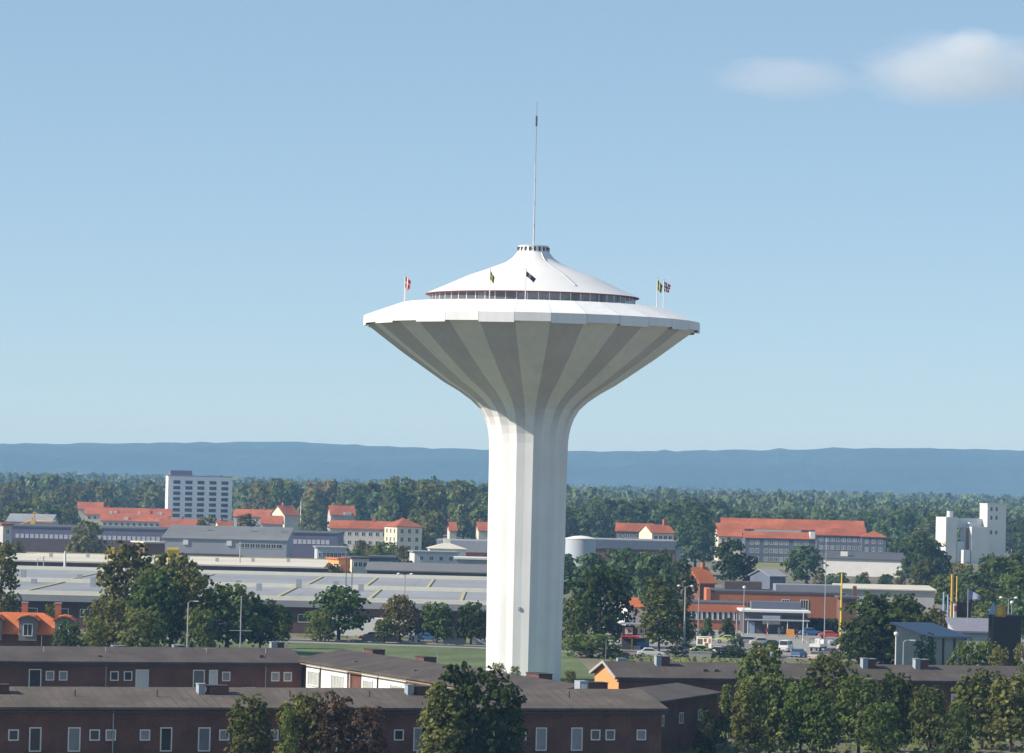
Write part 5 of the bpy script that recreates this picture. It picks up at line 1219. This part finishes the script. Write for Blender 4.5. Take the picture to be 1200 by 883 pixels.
# foreground trees before and between the terraces
for x, y, w_, D_, kd, sh, lab in (
    (893,756,62,392,'green','spread','tall green tree in front of the long terrace roof'),
    (905,790,84,372,'light','spread','bushy light green tree before the tall green one'),
    (852,800,36,378,'light','cone','small pointed tree against the shaded brick wing'),
    (878,800,44,366,'olive','round','rounded tree between pointed and bushy light ones'),
    (940,792,46,368,'green','round','full tree filling the gap beside the bushy light one'),
    (976,764,66,394,'light','spread','tall pale green tree covering the long terrace wall'),
    (1008,790,60,376,'green','round','dark leafy tree below the pale green tall one'),
    (1048,786,56,380,'dark','spread','dark leafy tree in the middle of the front thicket'),
    (962,808,50,366,'green','round','low full tree before the pale green tall one'),
    (1090,803,48,372,'light','round','light round tree beside the pale door'),
    (1152,782,70,388,'light','spread','wide light tree beyond the pale door'),
    (1186,790,62,384,'olive','round','olive tree with rusty tinge beyond the pale door'),
    (1206,775,40,392,'green','round','green tree closing the front thicket'),
    (1125,822,40,366,'green','shrub','low shrub in the gap before the pale door'),
    (1030,820,60,362,'green','shrub','low thicket shrub under the dark leafy tree'),
    (556,776,112,336,'dark','spread','broad dark tree rising over the oblique wing roof'),
    (520,798,60,333,'olive','round','olive-brown flank of foliage before the near roof box'),
    (598,800,44,338,'dark','round','dark tree beside the broad one over the wing roof'),
    (291,813,54,322,'olive','round','small olive treetop before the nearest brick wall'),
    (310,828,24,322,'olive','shrub','low sprig beside the small olive treetop'),
    (356,811,72,321,'olive','round','olive treetop next to the reddish-brown tree'),
    (392,812,66,320,'red','shrub','reddish-brown tree before the nearest brick wall'),
    (432,824,52,320,'red','shrub','low russet shrub next to the reddish-brown tree'),
    (340,826,26,319,'green','shrub','low green shrub beneath the olive treetop'),
    (828,830,26,362,'dark','shrub','dark low shrub at the foot of the brick wing')):
    tree_px(x, y, w_, D_, lab, kind=kd, shape=sh, **N)
# leafy shrubs at the tower foot
for x, y, w_, D_, lab in ((584,776,22,478,'dark shrub at the sunlit foot of the tower'),(604,780,16,480,'little shrub just before the tower foot'),(668,786,16,486,'small shrub beside the tower entrance')):
    tree_px(x, y, w_, D_, lab, kind='olive', shape='shrub', **N)

# hedge object from leaf quads
ht, hL, hW, hE = HEDGE_T
ht.location = (ht.location.x, 684+hW/2, 0)
rg = np.random.default_rng(5); nq = 2600
pos = np.stack([rg.uniform(-hL/2, hL/2, nq), rg.uniform(-hW/2, hW/2, nq), rg.uniform(0, 2.3, nq)], 1)
fc = rg.integers(0, 3, nq); pos[fc == 0, 2] = 2.3 + rg.normal(size=(fc == 0).sum())*0.12; pos[fc == 1, 1] = -hW/2 + rg.normal(size=(fc == 1).sum())*0.1
nr = rg.normal(size=(nq, 3))*0.6 + np.array([0, -0.7, 0.7]); nr /= np.linalg.norm(nr, axis=1, keepdims=True)
v, f_ = quads(pos, nr, rg.uniform(0.3, 0.6, nq), rg); link('foliage', np_mesh('foliage', v, f_, rg.uniform(0.6, 1.2, nq), LEAF['dark']), ht)
boxpart('core', ht, -hL/2+0.2, hL/2-0.2, -hW/2+0.3, hW/2-0.3, 0, 2.1, WOODD)

# woodland belts: single trees one can tell apart, then the far forest as one mass
def clear(x, ytop, wpx, ybase, D):
    for (a0, b0, a1, b1, DB) in PROTECT:
        if D < DB + 6 and x+wpx/2 > a0 and x-wpx/2 < a1 and ytop < b1 and ybase > b0: return False
    return True
FOOT = []
for o in list(bpy.data.objects):
    if 'LW' in o:
        FOOT.append((o.location.x, o.location.y, max(o['LW'])/2))
belt = [  # x0, x1, D0, D1, hmin, hmax, n, kinds, group, label
  (0, 195, 1840, 2300, 15, 22, 34, ('brown','olive','olive'), 'trees behind the red-roofed estate', 'in the hazy woods behind the red-roofed estate'),
  (0, 110, 1260, 1600, 10, 16, 12, ('olive','teal'), 'trees beside the estate and crane', 'between blue hall and estate roofs'),
  (270, 390, 1680, 2100, 17, 25, 26, ('olive','green','brown'), 'trees behind orange terrace', 'in the woods behind the long orange terrace'),
  (380, 600, 1400, 1900, 18, 27, 62, ('olive','green','teal'), 'tall trees behind the pale block', 'in the wood behind the pale block'),
  (490, 590, 1180, 1400, 11, 17, 10, ('green','olive'), 'trees behind the brick hall and pavilion', 'between the white pavilion and the wood'),
  (655, 845, 1330, 1800, 15, 21, 44, ('teal','green','dark'), 'trees beyond tank and brick hall', 'in the wood beyond the storage tank'),
  (840, 1060, 1440, 1900, 13, 18, 44, ('teal','green'), 'trees beyond the apartment court', 'in the wood beyond the apartment court'),
  (1040, 1230, 1420, 1900, 14, 19, 36, ('teal','green'), 'trees beyond the silo', 'in the wood beyond the silo'),
  (1036, 1230, 900, 1340, 9, 14, 26, ('teal','green','olive'), 'trees round the silo foot', 'in the thicket around the silo foot'),
  (960, 1060, 900, 1100, 5, 8, 10, ('teal','olive'), 'shrubby trees below the white depot', 'below the white depot wall'),
  (660, 800, 820, 990, 7, 10, 12, ('teal','dark'), 'trees below the brick hall', 'in the clump below the brick hall'),
  (470, 580, 900, 1000, 4, 7, 10, ('olive','teal'), 'small trees round the workshop', 'between workshop and dark grey garage'),
  (395, 500, 960, 1200, 6, 10, 12, ('olive','green'), 'trees before the pale block', 'before the pale apartment block front'),
  (0, 30, 900, 1000, 7, 10, 4, ('olive',), 'trees by the stair tower', 'by the pale stair tower'),
]
rb = random.Random(11)
def spot_free(X, Y):
    for fx, fy, fr in FOOT:
        if abs(Y-fy) < 14 and abs(X-fx) < fr+3: return False
    return True
for (bx0, bx1, D0_, D1_, h0, h1, n_, kinds, grp, lab) in belt:
    made = tries = 0
    while made < n_ and tries < n_*14:
        tries += 1
        D_ = rb.uniform(D0_, D1_); x = rb.uniform(bx0, bx1); h = rb.uniform(h0, h1)
        g = at(x, 600, D_); X = g.x
        xt, yt = pix((X, D_, h)); xb, yb = pix((X, D_, 0)); wd = h*rb.uniform(0.62, 0.95); wpx = wd/D_*FPX
        if not clear(x, yt, wpx, yb, D_) or not spot_free(X, D_): continue
        kd = rb.choice(kinds); sh = rb.choice(('round','spread','round','column')); size = 'tall ' if h > h0+(h1-h0)*0.66 else ('small ' if h < h0+(h1-h0)*0.33 else '')
        lb = size + {'olive':'olive','green':'green','teal':'blue-green','dark':'dark','brown':'brownish','light':'light'}[kd] + {'round':' round-crowned',  'spread':' broad-crowned', 'column':' slender'}[sh] + ' tree ' + lab
        tree(X, D_, h, wd, lb, kind=kd, shape=sh, lod='far' if D_ > 1250 else 'mid', group=grp + ', ' + size + kd + ' ' + sh, name='woodland_tree'); made += 1
# distinct mid-distance trees
for x, y, w_, D_, kd, lab in ((102,610,46,1050,'olive','dark rounded tree standing before the violet-blue hall'),(78,590,34,1450,'olive','pale olive tree at the end of the estate roofs'),(241,605,30,1200,'brown','round tree at the foot of the white apartment slab'),
        (290,602,32,1180,'brown','round brownish tree before the long orange terrace'),(368,584,34,1560,'olive','tall tree behind the flag mast'),(456,635,32,1040,'green','leafy tree before the pale block end'),(474,640,34,1000,'olive','leafy tree before the cream corner house'),
        (425,633,26,1060,'brown','reddish-brown small tree before the pale block'),(390,660,30,800,'brown','bare-looking bush beside the orange shed'),(478,656,24,900,'dark','dark bush beside dark grey office'),(500,660,24,880,'dark','dark bush between office and workshop')):
    tree_px(x, y, w_, D_, lab, kind=kd, shape='spread')

def forest(name, label, n_, D0_, D1_, per, leaf, h0, h1, kind, seed, spread=0.20):
    rg = np.random.default_rng(seed)
    Y = np.exp(rg.uniform(math.log(D0_), math.log(D1_), n_)); X = rg.uniform(-spread, spread, n_)*Y
    h = rg.uniform(h0, h1, n_)*(0.85 + 0.3*np.sin(X/130.0+Y/300.0)*np.sin(Y/170.0)*0.6); wd = h*rg.uniform(0.5, 0.85, n_)
    con = rg.random(n_) < 0.45
    m_ = n_*per; idx = np.repeat(np.arange(n_), per)
    d = rg.normal(size=(m_, 3)); d /= np.linalg.norm(d, axis=1, keepdims=True); d[:, 2] = np.abs(d[:, 2])*1.0
    z = rg.uniform(0.15, 1.0, m_); prof_ = np.where(con[idx], (1.02-z)*0.62, np.sqrt(np.clip(1-((z-0.5)/0.55)**2, 0.05, 1))*0.5)
    a_ = rg.uniform(0, 2*math.pi, m_)
    rr = prof_*wd[idx]*rg.uniform(0.65, 1.05, m_)
    pos = np.stack([X[idx]+rr*np.cos(a_), Y[idx]+rr*np.sin(a_), h[idx]*z], 1)
    nr = np.stack([np.cos(a_), np.sin(a_), 0.5*np.ones(m_)], 1) + rg.normal(size=(m_, 3))*0.4; nr /= np.linalg.norm(nr, axis=1, keepdims=True)
    v, f_ = quads(pos, nr, leaf*h[idx]*rg.uniform(0.7, 1.3, m_), rg)
    tint = rg.uniform(0.65, 1.3, n_)[idx]*rg.uniform(0.8, 1.2, m_)
    o = link(name, np_mesh(name, v, f_, tint, LEAF[kind])); o['kind'] = 'stuff'; o['label'] = label; o['category'] = 'forest'
    return o
forest('woodland', 'dense hazy mixed wood stretching across the plain behind the town', 3600, 1950, 4200, 90, 0.13, 14, 24, 'far', 21)
forest('distant_forest', 'distant blue-green forest reaching to the foot of the hills', 8000, 4000, 8400, 20, 0.30, 14, 22, 'far', 22)

# rough grass tufts and low scrub between the foreground things
def scrub():
    rg = np.random.default_rng(31); n_ = 26000
    X = rg.uniform(-75, 75, n_); Y = rg.uniform(330, 620, n_)
    keep = ~(((X > -66) & (X < 14) & (Y > 470) & (Y < 600)) | ((X > 14) & (Y > 575)) | ((Y > 596) & (Y < 614)))
    X, Y = X[keep], Y[keep]; n_ = len(X)
    pos = np.stack([X, Y, rg.uniform(0.05, 0.35, n_)], 1); nr = rg.normal(size=(n_, 3))*0.5 + np.array([0, -0.4, 0.8]); nr /= np.linalg.norm(nr, axis=1, keepdims=True)
    v, f_ = quads(pos, nr, rg.uniform(0.3, 0.8, n_), rg)
    o = link('grass', np_mesh('grass', v, f_, rg.uniform(0.7, 1.3, n_), LEAF['light'])); o['kind'] = 'stuff'; o['label'] = 'rough grass and low growth between the terraces'; o['category'] = 'grass'
scrub()

# ------------------------------------------------------------------ haze (closed box round everything) and clouds beyond it
def volmat(name, color, density):
    m = bpy.data.materials.new(name); m.use_nodes = True; n_ = m.node_tree; n_.nodes.clear()
    out = n_.nodes.new('ShaderNodeOutputMaterial'); pv_ = n_.nodes.new('ShaderNodeVolumePrincipled')
    pv_.inputs['Color'].default_value = color; pv_.inputs['Density'].default_value = density; pv_.inputs['Anisotropy'].default_value = 0.0; pv_.inputs['Absorption Color'].default_value = (0.6, 0.6, 0.6, 1)
    n_.links.new(pv_.outputs[0], out.inputs['Volume']); return m, n_, pv_
hm, _, _ = volmat('haze_air', HAZE_COLOR, HAZE_DENSITY)
hz = MB().box(-8200, 8200, -1700, 14200, -1.5, 170).obj('haze', hm); hz['kind'] = 'stuff'; hz['label'] = 'thin blue summer haze over the plain'; hz['category'] = 'haze'

def cloud(name, label, x, y, D, wx, hy, dens, seed):
    a = at(x, y, D); hx, hz_ = wx/2/FPX*D, hy/2/FPX*D; hyd = hx*0.7
    m, n_, pv_ = volmat('cloud_vapour_%d' % seed, (1.0, 1.0, 1.0, 1), 0.0)
    L_ = n_.links
    tc = n_.nodes.new('ShaderNodeTexCoord')
    no = n_.nodes.new('ShaderNodeTexNoise'); no.noise_dimensions = '4D'; no.inputs['W'].default_value = seed; no.inputs['Scale'].default_value = 2.6; no.inputs['Detail'].default_value = 8; no.inputs['Roughness'].default_value = 0.62
    L_.new(tc.outputs['Object'], no.inputs['Vector'])
    ln = n_.nodes.new('ShaderNodeVectorMath'); ln.operation = 'LENGTH'; L_.new(tc.outputs['Object'], ln.inputs[0])
    r1 = n_.nodes.new('ShaderNodeMapRange'); r1.inputs['From Min'].default_value = 0.25; r1.inputs['From Max'].default_value = 0.98; r1.inputs['To Min'].default_value = 0.62; r1.inputs['To Max'].default_value = -0.25
    L_.new(ln.outputs['Value'], r1.inputs['Value'])
    ad = n_.nodes.new('ShaderNodeMath'); ad.operation = 'ADD'; L_.new(r1.outputs[0], ad.inputs[0]); L_.new(no.outputs['Fac'], ad.inputs[1])
    r2 = n_.nodes.new('ShaderNodeMapRange'); r2.inputs['From Min'].default_value = 0.57; r2.inputs['From Max'].default_value = 1.0; r2.inputs['To Min'].default_value = 0.0; r2.inputs['To Max'].default_value = dens
    L_.new(ad.outputs[0], r2.inputs['Value']); L_.new(r2.outputs[0], pv_.inputs['Density'])
    mb = MB(); V = []; nlat, nlon = 12, 20
    for i in range(nlat+1):
        for j in range(nlon):
            th = math.pi*i/nlat; ph = 2*math.pi*j/nlon
            V.append((math.sin(th)*math.cos(ph), math.sin(th)*math.sin(ph), math.cos(th)))
    mb.add(V, [(i*nlon+j, (i+1)*nlon+j, (i+1)*nlon+(j+1)%nlon, i*nlon+(j+1)%nlon) for i in range(nlat) for j in range(nlon)])
    o = mb.obj(name, m); o.location = a; o.scale = (hx, hyd, hz_); tag(o, label, 'cloud')
cloud('cloud', 'soft broad white cloud with a bright puff on top', 1122, 82, 9000, 370, 142, 0.0038, 1)
cloud('cloud', 'small bright puff crowning the broad white cloud', 1142, 52, 8950, 120, 60, 0.007, 5)
cloud('cloud', 'faint flat wisp of cloud drifting apart from the broad one', 922, 92, 9000, 270, 82, 0.0024, 9)
